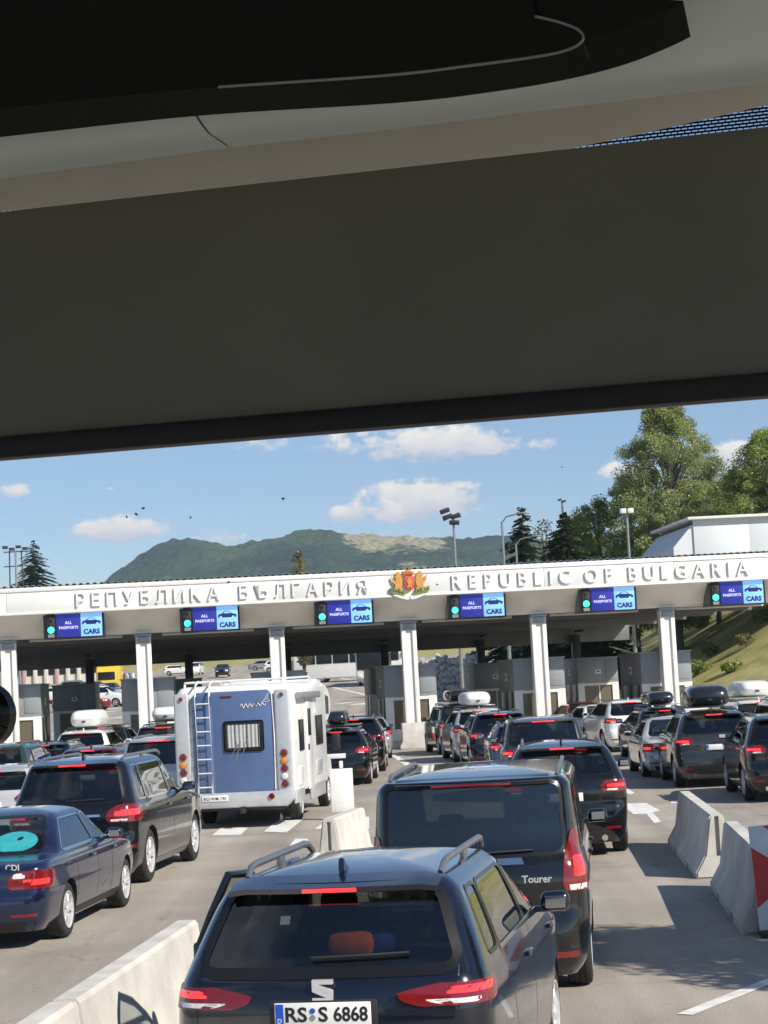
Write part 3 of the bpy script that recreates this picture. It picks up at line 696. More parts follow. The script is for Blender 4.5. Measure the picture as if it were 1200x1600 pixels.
class Shell:
    """car body as stacked plan outlines. keys: (z, y_rear, y_front, half_width, bow_rear, corner_radius)"""
    NR, NCo, NS, NF = 6, 6, 26, 5
    def __init__(s, L, keys, crown, taper_r=.05, taper_f=.09, roof_drop=.03):
        s.L, s.keys, s.crown, s.tr, s.tf, s.drop = L, keys, crown, taper_r, taper_f, roof_drop
        s.cache = {}
    def half(s, z):
        q = round(z, 4)
        if q in s.cache: return s.cache[q]
        yr, yf, w, bow, rc = pchip(s.keys, z); L = s.L
        def plan(y):
            a = max(0., (1.3 - y) / 1.3); b = max(0., (y - (L - 1.4)) / 1.4); return w * (1 - s.tr * a * a - s.tf * b * b)
        pts = []
        w0 = plan(yr + bow + rc) ; xr = w0 - rc
        for i in range(s.NR): x = xr * i / s.NR; pts.append((x, yr + bow * (x / w0) ** 2))
        y1 = yr + bow * (xr / w0) ** 2; yA = y1 + rc * 1.25
        for i in range(s.NCo + 1):
            t = i / s.NCo * math.pi / 2; pts.append((xr + (plan(yA) - xr) * math.sin(t), y1 + (yA - y1) * (1 - math.cos(t))))
        rf = .28; bf = .16; wf = plan(yf - rf - bf); yB = yf - bf - rf
        for i in range(1, s.NS + 1):
            y = yA + (yB - yA) * i / s.NS; pts.append((plan(y), y))
        xf = wf - rf; wB = plan(yB)
        for i in range(1, s.NCo + 1):
            t = i / s.NCo * math.pi / 2; pts.append((xf + (wB - xf) * math.cos(t), yB + rf * math.sin(t)))
        for i in range(1, s.NF + 1):
            x = xf * (1 - i / s.NF); pts.append((x, yf - bf * (x / max(xf, .01)) ** 2))
        s.cache[q] = pts; return pts
    def side(s, y, z):
        p = s.half(z)
        for a, b in zip(p[s.NR:], p[s.NR + 1:]):
            if a[1] <= y <= b[1] and b[1] > a[1]:
                t = (y - a[1]) / (b[1] - a[1]); return a[0] + (b[0] - a[0]) * t
        return p[s.NR + s.NCo][0] if y < p[0][1] + 1 else p[-s.NF - 2][0]
    def arc(s, a, z):
        """point and outward direction at arc length a (signed) from the rear centre"""
        p = s.half(z); sg = 1 if a >= 0 else -1; r = abs(a)
        for (x0, y0), (x1, y1) in zip(p, p[1:]):
            l = math.hypot(x1 - x0, y1 - y0)
            if r <= l:
                t = r / l if l else 0; nx, ny = (y1 - y0) / l, -(x1 - x0) / l
                return Vector((sg * (x0 + (x1 - x0) * t), y0 + (y1 - y0) * t, z)), Vector((sg * nx, ny, 0))
            r -= l
        return Vector((0, p[-1][1], z)), Vector((0, 1, 0))
    def front(s, x, z):
        p = s.half(z); q = p[-s.NF - s.NCo - 1:]
        for a, b in zip(q, q[1:]):
            if b[0] <= abs(x) <= a[0]: t = (a[0] - abs(x)) / max(1e-6, a[0] - b[0]); return a[1] + (b[1] - a[1]) * t
        return q[-1][1]
    def mesh(s):
        z0, z1 = s.keys[0][0], s.keys[-1][0]; zs = []
        ks = [k[0] for k in s.keys]
        for a, b in zip(ks, ks[1:]):
            n = max(2, int((b - a) / .045)); zs += [a + (b - a) * i / n for i in range(n)]
        zs.append(z1)
        vs_, fs = [], []; rings = []
        def ring(pts3):
            b0 = len(vs_); vs_.extend(pts3); rings.append((b0, len(pts3)))
        for z in zs:
            h = s.half(z); full = [(x, y, z) for x, y in h] + [(-x, y, z) for x, y in h[-2:0:-1]]
            ring(full)
        top = [Vector(p) for p in vs_[rings[-1][0]:]]
        cy = (min(p.y for p in top) + max(p.y for p in top)) / 2; ly = (max(p.y for p in top) - min(p.y for p in top)) / 2
        s.roof_cy, s.roof_ly, s.roof_z = cy, ly, z1
        for r in (.985, .955, .9, .8, .65, .45, .22):
            ring([tuple((p.x * r, cy + (p.y - cy) * r, s.roof(p.x * r, cy + (p.y - cy) * r, r))) for p in top])
        for (a, n), (b, _) in zip(rings, rings[1:]):
            for i in range(n): j = (i + 1) % n; fs.append((a + i, a + j, b + j, b + i))
        fs.append(tuple(range(rings[0][0], rings[0][0] + rings[0][1]))[::-1])
        fs.append(tuple(range(rings[-1][0], rings[-1][0] + rings[-1][1])))
        return vs_, fs
    def roof(s, x, y, r=None):
        if r is None:
            wv = max(p[0] for p in s.half(s.keys[-1][0])); r = min(1., max(abs(x) / wv, abs(y - s.roof_cy) / s.roof_ly))
        e = 1 - r ** 2.6
        return s.roof_z + s.crown * e
def rows_grid(rows, nz=7):
    """refine rows (z, l, r) to nz rows"""
    z0, z1 = rows[0][0], rows[-1][0]; out = []
    for i in range(nz):
        z = z0 + (z1 - z0) * i / (nz - 1)
        k = 0
        while k < len(rows) - 2 and rows[k + 1][0] < z: k += 1
        a, b = rows[k], rows[k + 1]; t = (z - a[0]) / (b[0] - a[0]); out.append((z, a[1] + (b[1] - a[1]) * t, a[2] + (b[2] - a[2]) * t))
    return out
def rounded(rows, rz=.035, ry=.04):
    """soften the four corners of a rows shape"""
    z0, z1 = rows[0][0], rows[-1][0]; g = rows_grid(rows, 9); out = []
    for z, l, r in [(z0, *g[0][1:])] + [(z0 + rz * f, *pz(rows, z0 + rz * f)) for f in (.3, 1.)] + [q for q in g if z0 + rz * 1.2 < q[0] < z1 - rz * 1.2] + [(z1 - rz * f, *pz(rows, z1 - rz * f)) for f in (1., .3)] + [(z1, *g[-1][1:])]:
        d = 0
        for e in (z - z0, z1 - z):
            if e < rz: d = max(d, ry * (1 - math.sqrt(max(0, 1 - ((rz - e) / rz) ** 2))))
        s_ = 1 if r > l else -1; out.append((z, l + d * s_, r - d * s_))
    return out
def pz(rows, z):
    k = 0
    while k < len(rows) - 2 and rows[k + 1][0] < z: k += 1
    a, b = rows[k], rows[k + 1]; t = (z - a[0]) / (b[0] - a[0]); return a[1] + (b[1] - a[1]) * t, a[2] + (b[2] - a[2]) * t
def patch(name, fn, rows, m, parent, nc=8, off=.006, skirt=.0, sharp=40):
    """a fitted panel: fn(p, z, off) gives the 3D point; rows (z, left, right)"""
    vs_, fs = [], []; nr = len(rows)
    for z, l, r in rows:
        for i in range(nc + 1): vs_.append(fn(l + (r - l) * i / nc, z, off))
    for j in range(nr - 1):
        for i in range(nc): a = j * (nc + 1) + i; fs.append((a, a + 1, a + nc + 2, a + nc + 1))
    if skirt:
        loop = [i for i in range(nc + 1)] + [(j * (nc + 1) + nc) for j in range(1, nr)] + [(nr - 1) * (nc + 1) + i for i in range(nc - 1, -1, -1)] + [j * (nc + 1) for j in range(nr - 2, 0, -1)]
        prm = []
        for z, l, r in rows:
            for i in range(nc + 1): prm.append((l + (r - l) * i / nc, z))
        b0 = len(vs_)
        for k in loop: vs_.append(fn(prm[k][0], prm[k][1], off - skirt))
        n = len(loop)
        for k in range(n): fs.append((loop[k], b0 + k, b0 + (k + 1) % n, loop[(k + 1) % n]))
    bm = bmesh.new(); me = bpy.data.meshes.new(name); me.from_pydata([tuple(v) for v in vs_], [], fs); bm.from_mesh(me); bpy.data.meshes.remove(me)
    return bobj(name, bm, m, parent, smooth=True, sharp=sharp)
def ring_patch(name, fn, rows, m, parent, width=.03, off=.004):
    """a closed trim strip round a rows shape"""
    loop = [(l, z) for z, l, r in rows] + [(r, z) for z, l, r in rows[::-1]]
    # subdivide
    L2 = []
    n = len(loop)
    for i in range(n):
        a, b = Vector(loop[i]), Vector(loop[(i + 1) % n]); k = max(1, int((b - a).length / .09))
        for q in range(k): L2.append(a.lerp(b, q / k))
    n = len(L2); cen = sum(L2, Vector((0, 0))) / n; area = sum(L2[i].x * L2[(i + 1) % n].y - L2[(i + 1) % n].x * L2[i].y for i in range(n))
    vs_, fs = [], []
    for i in range(n):
        t = (L2[(i + 1) % n] - L2[i - 1]).normalized(); o = Vector((t.y, -t.x)) * (1 if area > 0 else -1)
        q = L2[i] + o * width; i_ = L2[i] - o * .004
        vs_.append(fn(i_.x, i_.y, off)); vs_.append(fn(q.x, q.y, off))
    for i in range(n): j = (i + 1) % n; fs.append((2 * i, 2 * i + 1, 2 * j + 1, 2 * j))
    bm = bmesh.new(); me = bpy.data.meshes.new(name); me.from_pydata([tuple(v) for v in vs_], [], fs); bm.from_mesh(me); bpy.data.meshes.remove(me)
    return bobj(name, bm, m, parent, smooth=True)

WHEEL = {}
def wheel_meshes(style=0):
    if style in WHEEL: return WHEEL[style]
    bm = bmesh.new()
    prof = [(-.105, .66), (-.112, .80), (-.105, .93), (-.085, .985), (-.055, 1.0), (-.052, .985), (-.042, .985), (-.040, 1.0), (-.008, 1.0), (-.006, .985), (.006, .985), (.008, 1.0), (.040, 1.0), (.042, .985), (.052, .985), (.055, 1.0), (.085, .985), (.105, .93), (.112, .80), (.105, .66)]
    bm_lathe(bm, prof + [(.02, .62), (-.02, .62), prof[0]], 36, 'x', False); bmesh.ops.recalc_face_normals(bm, faces=bm.faces)
    ty = bpy.data.meshes.new('wheel'); bm.to_mesh(ty); bm.free(); ty.materials.append(M_TYRE); shade(ty, 50)
    bm = bmesh.new()
    bm_lathe(bm, [(.085, .67), (.114, .665), (.114, .63), (.06, .61), (.0, .60)], 32, 'x', False)
    n = 5 if style == 0 else 10
    for k in range(n):
        a = 2 * math.pi * k / n
        for da in ((-.16, .16) if style == 0 else (0,)):
            ca = a + da; c = Vector((.075, math.cos(ca) * .36, math.sin(ca) * .36))
            bm_box(bm, c, (.05, .56, .075 if style == 0 else .085), Matrix.Rotation(ca, 3, 'X'), .012, 1)
    bm_lathe(bm, [(.05, .14), (.105, .13), (.112, .09), (.112, .01)], 16, 'x')
    bmesh.ops.recalc_face_normals(bm, faces=bm.faces)
    ri = bpy.data.meshes.new('rim'); bm.to_mesh(ri); bm.free(); ri.materials.append(M_RIM); shade(ri, 40)
    bm = bmesh.new(); bm_lathe(bm, [(.02, .59), (.035, .2)], 24, 'x'); br = bpy.data.meshes.new('brake_disc'); bm.to_mesh(br); bm.free(); br.materials.append(M_TRIM)
    WHEEL[style] = (ty, ri, br); return WHEEL[style]
def add_wheel(parent, x, y, r, style=0):
    ty, ri, br = wheel_meshes(style); w = link(bpy.data.objects.new('wheel', ty), parent); w.location = (x, y, r); w.scale = (1.0, r, r)
    if x < 0: w.rotation_euler = (0, 0, math.pi)
    link(bpy.data.objects.new('rim', ri), w); link(bpy.data.objects.new('brake_disc', br), w)
    return w

def plate(parent, y, z, txt, tilt=0., eu=True, w=.52, country='D'):
    h = .11; rot = Matrix.Translation((0, y, z)) @ Matrix.Rotation(tilt, 4, 'X')
    bm = bmesh.new(); bm_box(bm, (0, 0, 0), (w + .012, .012, h + .012), bevel=.004); bm.transform(rot); o = bobj('number_plate', bm, M_PLATE, parent, smooth=True)
    if eu:
        bm = bmesh.new(); bm_box(bm, (-w / 2 + .022, -.0075, 0), (.044, .003, h)); bm.transform(rot); bobj('country_band', bm, M_EU, o)
        text('country_letter', country, .035, M_PLATE, o, rot @ Matrix.Translation((-w / 2 + .022, -.010, -.045)) @ FACE_BACK, .0005)
    if txt:
        me = text_mesh(txt, .098, .0005, .0022); xs_ = [v.co.x for v in me.vertices]; sx = (w - .075) / max(.01, max(xs_) - min(xs_))
        sx = min(sx, 1.15); me.transform(Matrix.Diagonal((sx, 1.06, 1, 1))); me.transform(rot @ Matrix.Translation((.022 if eu else 0, -.0075, -.037)) @ FACE_BACK)
        me.materials.clear(); me.materials.append(M_INK); me.name = 'registration'; link(bpy.data.objects.new('registration', me), o)
    return o

def make_car(name, sp):
    """build a car from a spec; rear bumper at y = 0, nose along +y"""
    root = bpy.data.objects.new(name, None); root.empty_display_size = .3; C.objects.link(root)
    L, W = sp['L'], sp['W']; pm = sp['paint']
    sh = Shell(L, sp['keys'], sp.get('crown', .05), sp.get('tr', .05), sp.get('tf', .09))
    vs_, fs = sh.mesh(); body = mobj('body', vs_, fs, [pm], root)
    def fside(sg):
        return lambda y, z, off: Vector((sg * (sh.side(y, z) + off), y, z))
    def farc(a, z, off):
        p, n = sh.arc(a, z)
        # tilt the outward direction with the local slope
        dz = .02; p2, _ = sh.arc(a, min(z + dz, sp['keys'][-1][0])); tz = (p2 - p); nn = n - Vector((0, 0, n.dot(tz) / dz)) if tz.length > 1e-6 else n
        return p + nn.normalized() * off
    def ffront(x, z, off): return Vector((x, sh.front(x, z) + off, z))
    # ---- openings
    cut = []
    wr, ry, fy = sp['wheel_r'], sp['axles'][0], sp['axles'][1]
    for y in (ry, fy):
        for sg in (-1, 1):
            bm = bmesh.new(); bm_lathe(bm, [(-.34, wr * 1.13), (.34, wr * 1.13)], 32, 'x'); bmesh.ops.recalc_face_normals(bm, faces=bm.faces)
            c = bobj('c', bm, M_INNER); bm2 = None; c.data.transform(Matrix.Translation((sg * (W / 2 + .04), y, wr * .99))); cut.append(c)
    rw = rounded(sp['rear_window'], .05, .07)
    def rpoly(rows, fn): return [(fn(l, z, 0).x, z) for z, l, r in rows] + [(fn(r, z, 0).x, z) for z, l, r in rows[::-1]]
    bm = bmesh.new(); bm_prism(bm, rpoly(rw, farc), -.6, sp.get('pocket', 1.9), 'y'); bmesh.ops.recalc_face_normals(bm, faces=bm.faces); cut.append(bobj('c', bm, M_INNER))
    side_rows = [rounded(s_, .04, .05) for s_ in sp['side_windows']]
    for rows in side_rows:
        bm = bmesh.new(); bm_prism(bm, [(l, z) for z, l, r in rows] + [(r, z) for z, l, r in rows[::-1]], -2, 2, 'x'); bmesh.ops.recalc_face_normals(bm, faces=bm.faces); cut.append(bobj('c', bm, M_INNER))
    ws = sp['windscreen']
    bm = bmesh.new(); bm_prism(bm, [(l, z) for z, l, r in ws] + [(r, z) for z, l, r in ws[::-1]], sp.get('pocket', 1.9) - .3, L + 1, 'y'); bmesh.ops.recalc_face_normals(bm, faces=bm.faces)
    # windscreen cutter starts above the bonnet
    cut.append(bobj('c', bm, M_INNER))
    boolean(body, cut); shade(body.data, 32)
    # ---- glazing
    g_rear = sp.get('rear_glass', M_GLASS); g_side = sp.get('side_glass', M_GLASS)
    gl = patch('rear_window', farc, rw, g_rear, root, 12, -.006)
    ring_patch('window_surround', farc, rw, M_SEAL, gl, sp.get('rear_frit', .03), .0035)
    patch('windscreen', ffront, rows_grid(ws, 6), M_GLASS_CL, root, 10, -.004)
    for rows in side_rows:
        for sg in (-1, 1):
            w_ = patch('side_window', fside(sg), rows, g_side, root, 6, -.006)
            ring_patch('window_surround', fside(sg), rows, sp.get('side_trim', M_SEAL), w_, .018, .004)
    if sp.get('dlo'):
        # black pillars and chrome line round the whole glasshouse
        for (y0, y1, z0, z1) in sp['dlo']['pillars']:
            for sg in (-1, 1): patch('door_pillar', fside(sg), [(z0, y0[0], y0[1]), ((z0 + z1) / 2, (y0[0] + y1[0]) / 2, (y0[1] + y1[1]) / 2), (z1, y1[0], y1[1])], M_SEAL, root, 2, .003)
    if sp.get('chrome_line'):
        y0, y1, z = sp['chrome_line']
        for sg in (-1, 1): patch('chrome_strip', fside(sg), [(z - .012, y0, y1), (z + .012, y0, y1)], M_CHROME, root, 20, .007, .006)
    # ---- lamps
    for (rows, lit) in sp['lights']:
        for sg in (1, -1):
            m_ = {0: M_RED, 1: M_REDLIT, 2: M_LAMPW, 3: M_LAMPO, 4: M_SEAL}[lit]
            patch({0: 'tail_light', 1: 'tail_light', 2: 'reversing_light', 3: 'indicator', 4: 'light_surround'}[lit], (lambda a, z, off, sg=sg: farc(a * sg, z, off)), rounded(rows, .015, .02), m_, root, 8, .010 if lit != 4 else .005, .014)
    for sg in (1, -1):
        a0, a1, z0, z1 = sp['reflector']
        patch('reflector', (lambda a, z, off, sg=sg: farc(a * sg, z, off)), [(z0, a0, a1), (z1, a0, a1)], M_RED, root, 5, .006, .008)
        # front lamps
        bm = bmesh.new(); zf = sp.get('lamp_z', .72); p = sh.front(W / 2 * .66, zf); bm_box(bm, (sg * W / 2 * .66, p - .05, zf), (.34, .16, .13), Matrix.Rotation(-sg * .42, 3, 'Z'), .03); bobj('head_light', bm, M_LAMPW, root, smooth=True)
    # ---- lower trim
    zl = sp.get('skirt', (.22, .40))
    if zl: patch('rear_skirt', farc, [(zl[0], -.80 * W / 2, .80 * W / 2), (zl[1], -.86 * W / 2, .86 * W / 2)], M_TRIM, root, 12, .008, .012)
    for sg in (-1, 1): patch('sill', fside(sg), [(.21, ry + wr * 1.2, fy - wr * 1.2), (.30, ry + wr * 1.18, fy - wr * 1.18)], sp.get('sill_mat', M_TRIM), root, 6, .006, .01)
    # ---- shut lines, handles
    for (ya, za, yb, zb) in sp['shuts']:
        for sg in (-1, 1):
            n = 8; vs2, fs2 = [], []
            for i in range(n + 1):
                t = i / n; y, z = ya + (yb - ya) * t, za + (zb - za) * t
                for d in (-.004, .004): vs2.append(fside(sg)(y + d, z, .0012))
            for i in range(n): fs2.append((2 * i, 2 * i + 1, 2 * i + 3, 2 * i + 2))
            mobj('shut_line', vs2, fs2, M_INK, root)
    for (y, z) in sp['handles']:
        for sg in (-1, 1):
            x = sh.side(y, z); box('door_handle', (sg * (x + .012), y, z), (.03, .19, .032), sp.get('handle_mat', pm), root, .010)
    zt0, zt1, at_ = sp['tailgate']
    for sg in (-1, 1):
        vs2, fs2 = [], []; n = 10
        for i in range(n + 1):
            z = zt0 + (zt1 - zt0) * i / n
            for d in (-.004, .004): vs2.append(farc(sg * at_ + d, z, .0012))
        for i in range(n): fs2.append((2 * i, 2 * i + 1, 2 * i + 3, 2 * i + 2))
        mobj('shut_line', vs2, fs2, M_INK, root)
    vs2, fs2 = [], []
    for i in range(25):
        a = -at_ + 2 * at_ * i / 24
        for d in (-.005, .005): vs2.append(farc(a, zt0 + d, .0014))
    for i in range(24): fs2.append((2 * i, 2 * i + 1, 2 * i + 3, 2 * i + 2))
    mobj('shut_line', vs2, fs2, M_INK, root)
    # ---- wheels
    for y in (ry, fy):
        for sg in (-1, 1): add_wheel(root, sg * (W / 2 - .145), y, wr, sp.get('rim', 0))
    # ---- mirrors
    my, mz = sp['mirror']
    for sg in (-1, 1):
        x = sh.side(my, mz - .03); bm = bmesh.new()
        bm_box(bm, (sg * (x + .13), my, mz + .03), (.20, .11, .135), Matrix.Rotation(sg * .12, 3, 'Z'), .052, 4); bm_box(bm, (sg * (x + .02), my + .01, mz - .02), (.10, .07, .04), None, .012)
        mi = bobj('door_mirror', bm, pm if not sp.get('mirror_black') else M_SEAL, root, smooth=True)
        bm = bmesh.new(); bm_box(bm, (sg * (x + .135), my - .055, mz + .03), (.135, .010, .080), Matrix.Rotation(sg * .12, 3, 'Z'), .004); bobj('mirror_glass', bm, M_MIRGL, mi)
    # ---- roof furniture
    zr = sp['keys'][-1][0]; wtop = pchip(sp['keys'], zr)[2]
    if sp.get('rails'):
        y0, y1 = sp['rails']; hh = sp.get('rail_h', .055)
        for sg in (-1, 1):
            pts = []; n = 16
            for i in range(n + 1):
                t = i / n; y = y0 + (y1 - y0) * t; e = min(1, min(t, 1 - t) / .10); e = math.sin(e * math.pi / 2)
                x = sg * (wtop - .045 - .012 * (1 - e)); pts.append((x, y, sh.roof(x, y) - .01 + hh * e))
            bm = bmesh.new(); bm_tube(bm, pts, .019, 8, 1.25)
            for t in (.5,):
                y = y0 + (y1 - y0) * t; x = sg * (wtop - .045); bm_box(bm, (x, y, sh.roof(x, y) + hh * .4), (.03, .12, hh), None, .006)
            bobj('roof_rail', bm, sp.get('rail_mat', M_RAILS), root, smooth=True)
    if sp.get('spoiler'):
        z, reach, hw = sp['spoiler']; y_r = sh.arc(0, zr)[0].y
        bm = bmesh.new(); n = 12; top, bot = [], []
        for i in range(n + 1):
            x = -hw + 2 * hw * i / n; yb_ = y_r - reach + .07 * (x / hw) ** 2
            zc = sh.roof(x, y_r + .14)
            top.append([bm.verts.new((x, y_r + .20, sh.roof(x, y_r + .2) + .004)), bm.verts.new((x, (y_r + .2 + yb_) / 2, zc - .010)), bm.verts.new((x, yb_, zc - .035))])
            bot.append([bm.verts.new((x, yb_ + .006, zc - .065)), bm.verts.new((x, y_r + .04, zr - .045))])
        for i in range(n):
            col0 = top[i] + bot[i]; col1 = top[i + 1] + bot[i + 1]
            for k in range(4): bm.faces.new((col0[k], col0[k + 1], col1[k + 1], col1[k]))
        bm.faces.new(top[0] + bot[0]); bm.faces.new((top[-1] + bot[-1])[::-1])
        spo = bobj('roof_spoiler', bm, pm, root, smooth=True)
        bl_ = sp.get('brake_w', .2); zz = sh.roof(0, y_r + .14)
        box('high_brake_light', (0, y_r - reach + .004, zz - .050), (bl_ * 2, .014, .022), M_REDLIT if sp.get('brake_on', True) else M_RED, spo, .003)
    elif sp.get('brake_bar'):
        y, z, hw, on = sp['brake_bar']; box('high_brake_light', (0, y, z), (hw * 2, .02, .035), M_REDLIT if on else M_RED, root, .004)
    if sp.get('fin'):
        y = sp['fin']; z = sh.roof(0, y); bm = bmesh.new()
        prof = [(-.005, 0), (-.10, .075), (-.13, .08), (-.16, .0)]
        lo = []
        for (dy, dz, hw) in ((.10, 0, .004), (.0, .015, .028), (-.09, .0, .034), (-.06, .05, .012), (-.085, .07, .006)): pass
        bm_prism(bm, [(y + .10, z - .01), (y + .02, z + .03), (y - .05, z + .075), (y - .075, z + .075), (y - .09, z - .01)], -.016, .016, 'x')
        bmesh.ops.recalc_face_normals(bm, faces=bm.faces); bmesh.ops.bevel(bm, geom=bm.edges[:], offset=.008, segments=2, affect='EDGES'); bobj('antenna_fin', bm, pm, root, smooth=True)
    if sp.get('wiper'):
        z, a0, a1 = sp['wiper']; pts = [farc(a0 + (a1 - a0) * i / 6, z + .012 * i / 6, .022) for i in range(7)]
        tube('rear_wiper', pts, .009, M_TRIM, root, 6)
    # ---- seats showing above the belt line
    zb = sp['belt']
    for (yy, xs_) in ((sp['seats'][0], (-.38, .38)), (sp['seats'][1], (-.42, 0, .42))):
        for x in xs_:
            bm = bmesh.new(); bm_box(bm, (x, yy, zb - .06), (.46 if len(xs_) == 2 else .40, .12, .26), Matrix.Rotation(-.2, 3, 'X'), .045); bm_box(bm, (x, yy - .02, zb + .15), (.25, .09, .17), Matrix.Rotation(-.1, 3, 'X'), .04); bobj('seat', bm, M_SEATF, root, smooth=True)
    bm = bmesh.new(); bm_tube(bm, [(-.38, sp['seats'][0] + .75, zb + .02)] * 1 + [(-.38, sp['seats'][0] + .76, zb + .03)], .01, 6); bm.free()
    # ---- exhausts
    for x in sp.get('exhaust', ()): 
        bm = bmesh.new(); bm_lathe(bm, [(-.02, .045), (.12, .045), (.12, .035), (0., .035)], 14, 'y'); o = bobj('exhaust', bm, M_CHROME, root, smooth=True); o.location = (x, sh.arc(x, .30)[0].y - .01, .275)
    if sp.get('plate'):
        z, txt = sp['plate']; y = sh.arc(0, z)[0].y
        plate(root, y - .014, z, txt, sp.get('plate_tilt', 0.), country=sp.get('country', 'D'))
    return root, sh, farc, fside

def two_box(L, W, H, belt, rake=.30, hood=1.15, wr=.35, ax=(.95, 3.6), ws_rake=.95, top=None, gate=.06, shoulder=.92, hoodz=.96, glass_t=.05, lamp=None, **kw):
    """hatchback, estate, SUV or van: keys for Shell plus the usual openings"""
    h = W / 2; zr = H - .065; top = top or shoulder * .70 * h
    keys = [(.20, .13, L - .14, h * .87, .10, .18), (.32, .03, L - .05, h * .955, .12, .22), (.52, 0., L, h * .99, .13, .24), (.68, .02, L - .03, h, .13, .22), (.76, gate, L - .06, h, .12, .2),
            (hoodz - .04, gate + .005, L - .14, h * .997, .12, .2), (max(hoodz + .03, belt - .07), gate + .02, L - hood * .5, h * .98, .12, .19), (belt, gate + .05, L - hood, h * .955, .11, .18), (belt + .05, gate + .09, L - hood - .2, h * .935, .11, .18),
            ((belt + zr) / 2 + .02, gate + .09 + rake * .5, L - hood - .2 - ws_rake * .5, (h * .935 + top) / 2 + .03, .10, .17), (zr - .06, gate + .09 + rake * .88, L - hood - .2 - ws_rake * .88, top + .065, .10, .16), (zr, gate + .09 + rake, L - hood - .2 - ws_rake, top, .10, .15)]
    b0, b1 = belt + .055, zr - glass_t
    hw0, hw1 = h * .78, top - .04
    yA = gate + .09; ws_y = L - hood - .2
    def ry(z): return yA + rake * (z - belt) / (zr - belt)
    def fy_(z): return ws_y - ws_rake * (z - belt) / (zr - belt)
    bp = ax[0] + (ax[1] - ax[0]) * .48; rp = ax[0] + .02
    sw = []
    zt_ = b1 - .035
    q0, q1 = ry(b0) + .42, ry(zt_) + .36
    sw.append([(b0 + .01, q0, max(rp - .03, q0 + .3)), (zt_, q1, max(rp + .02, q1 + .3))])
    r0_, r1_ = sw[0][0][2] + .06, sw[0][1][2] + .06
    sw.append([(b0, r0_, bp - .03), (zt_, r1_, bp - .02)])
    sw.append([(b0 - .005, bp + .06, fy_(b0) - .30), (zt_, bp + .05, fy_(zt_) - .20)])
    sp = dict(L=L, W=W, keys=keys, wheel_r=wr, axles=ax, belt=belt, crown=.065, pocket=ax[0] + 1.0,
              rear_window=[(b0 + .01, -hw0, hw0), (b1, -hw1, hw1)], side_windows=sw, windscreen=[(b0 + .02, -h * .76, h * .76), (b1, -top + .05, top - .05)],
              lights=lamp or [([(hoodz - .06, h * .60, h * 1.22), (hoodz + .02, h * .55, h * 1.28), (hoodz + .10, h * .66, h * 1.25)], 0), ([(hoodz + .0, h * .66, h * .98), (hoodz + .045, h * .68, h * .98)], 1), ([(hoodz - .05, h * .66, h * .84), (hoodz - .02, h * .66, h * .84)], 2)],
              reflector=(h * .62, h * .86, .40, .44), shuts=[(bp + .0, .32, bp, b0), (ax[0] + .42, .45, r0_ - .03, b0), (fy_(b0) - .05, .34, fy_(b0) - .02, belt - .02)],
              handles=[(bp - .28, belt - .12), (bp + .98, belt - .12)], tailgate=(.74, b0 - .0, h * .80), mirror=(fy_(b0) - .34, belt + .05), seats=(bp + .22, ax[0] + .32),
              dlo=dict(pillars=[((bp - .03, bp + .06), (bp - .02, bp + .05), b0, zt_), ((sw[0][0][2], r0_), (sw[0][1][2], r1_), b0, zt_)]), skirt=(.22, .42))
    sp.update(kw); return sp

# --- the compact SUV ahead, its driver's door ajar
Ls = 4.36
seat_sp = two_box(Ls, 1.84, 1.685, 1.13, rake=.30, hood=.98, wr=.345, ax=(.86, 3.50), ws_rake=.64, top=.625, hoodz=1.00, paint=P['navy'],
    lights=[([(.985, .52, 1.06), (1.02, .42, 1.12), (1.06, .40, 1.14), (1.10, .62, 1.12)], 0), ([(1.045, .66, 1.0), (1.082, .70, 1.04)], 1), ([(.995, .62, .86), (1.020, .54, .88)], 2)],
    reflector=(.56, .80, .42, .46), rails=(.75, 2.45), rail_h=.07, spoiler=(1.6, .10, .60), brake_w=.155, fin=.78, wiper=(1.235, -.08, .46), plate=None, exhaust=(), chrome_line=(.95, 2.72, 1.175), rear_frit=.055, rear_glass=glass('glass_smoke', (.30, .33, .33), .04), side_glass=glass('glass_side', (.42, .46, .44), .03))
seat, sh_s, fa_s, fs_s = make_car('compact_suv', seat_sp)
tag(seat, 'dark navy compact SUV with silver roof rails and left door ajar, plate RS S 6868', 'car')
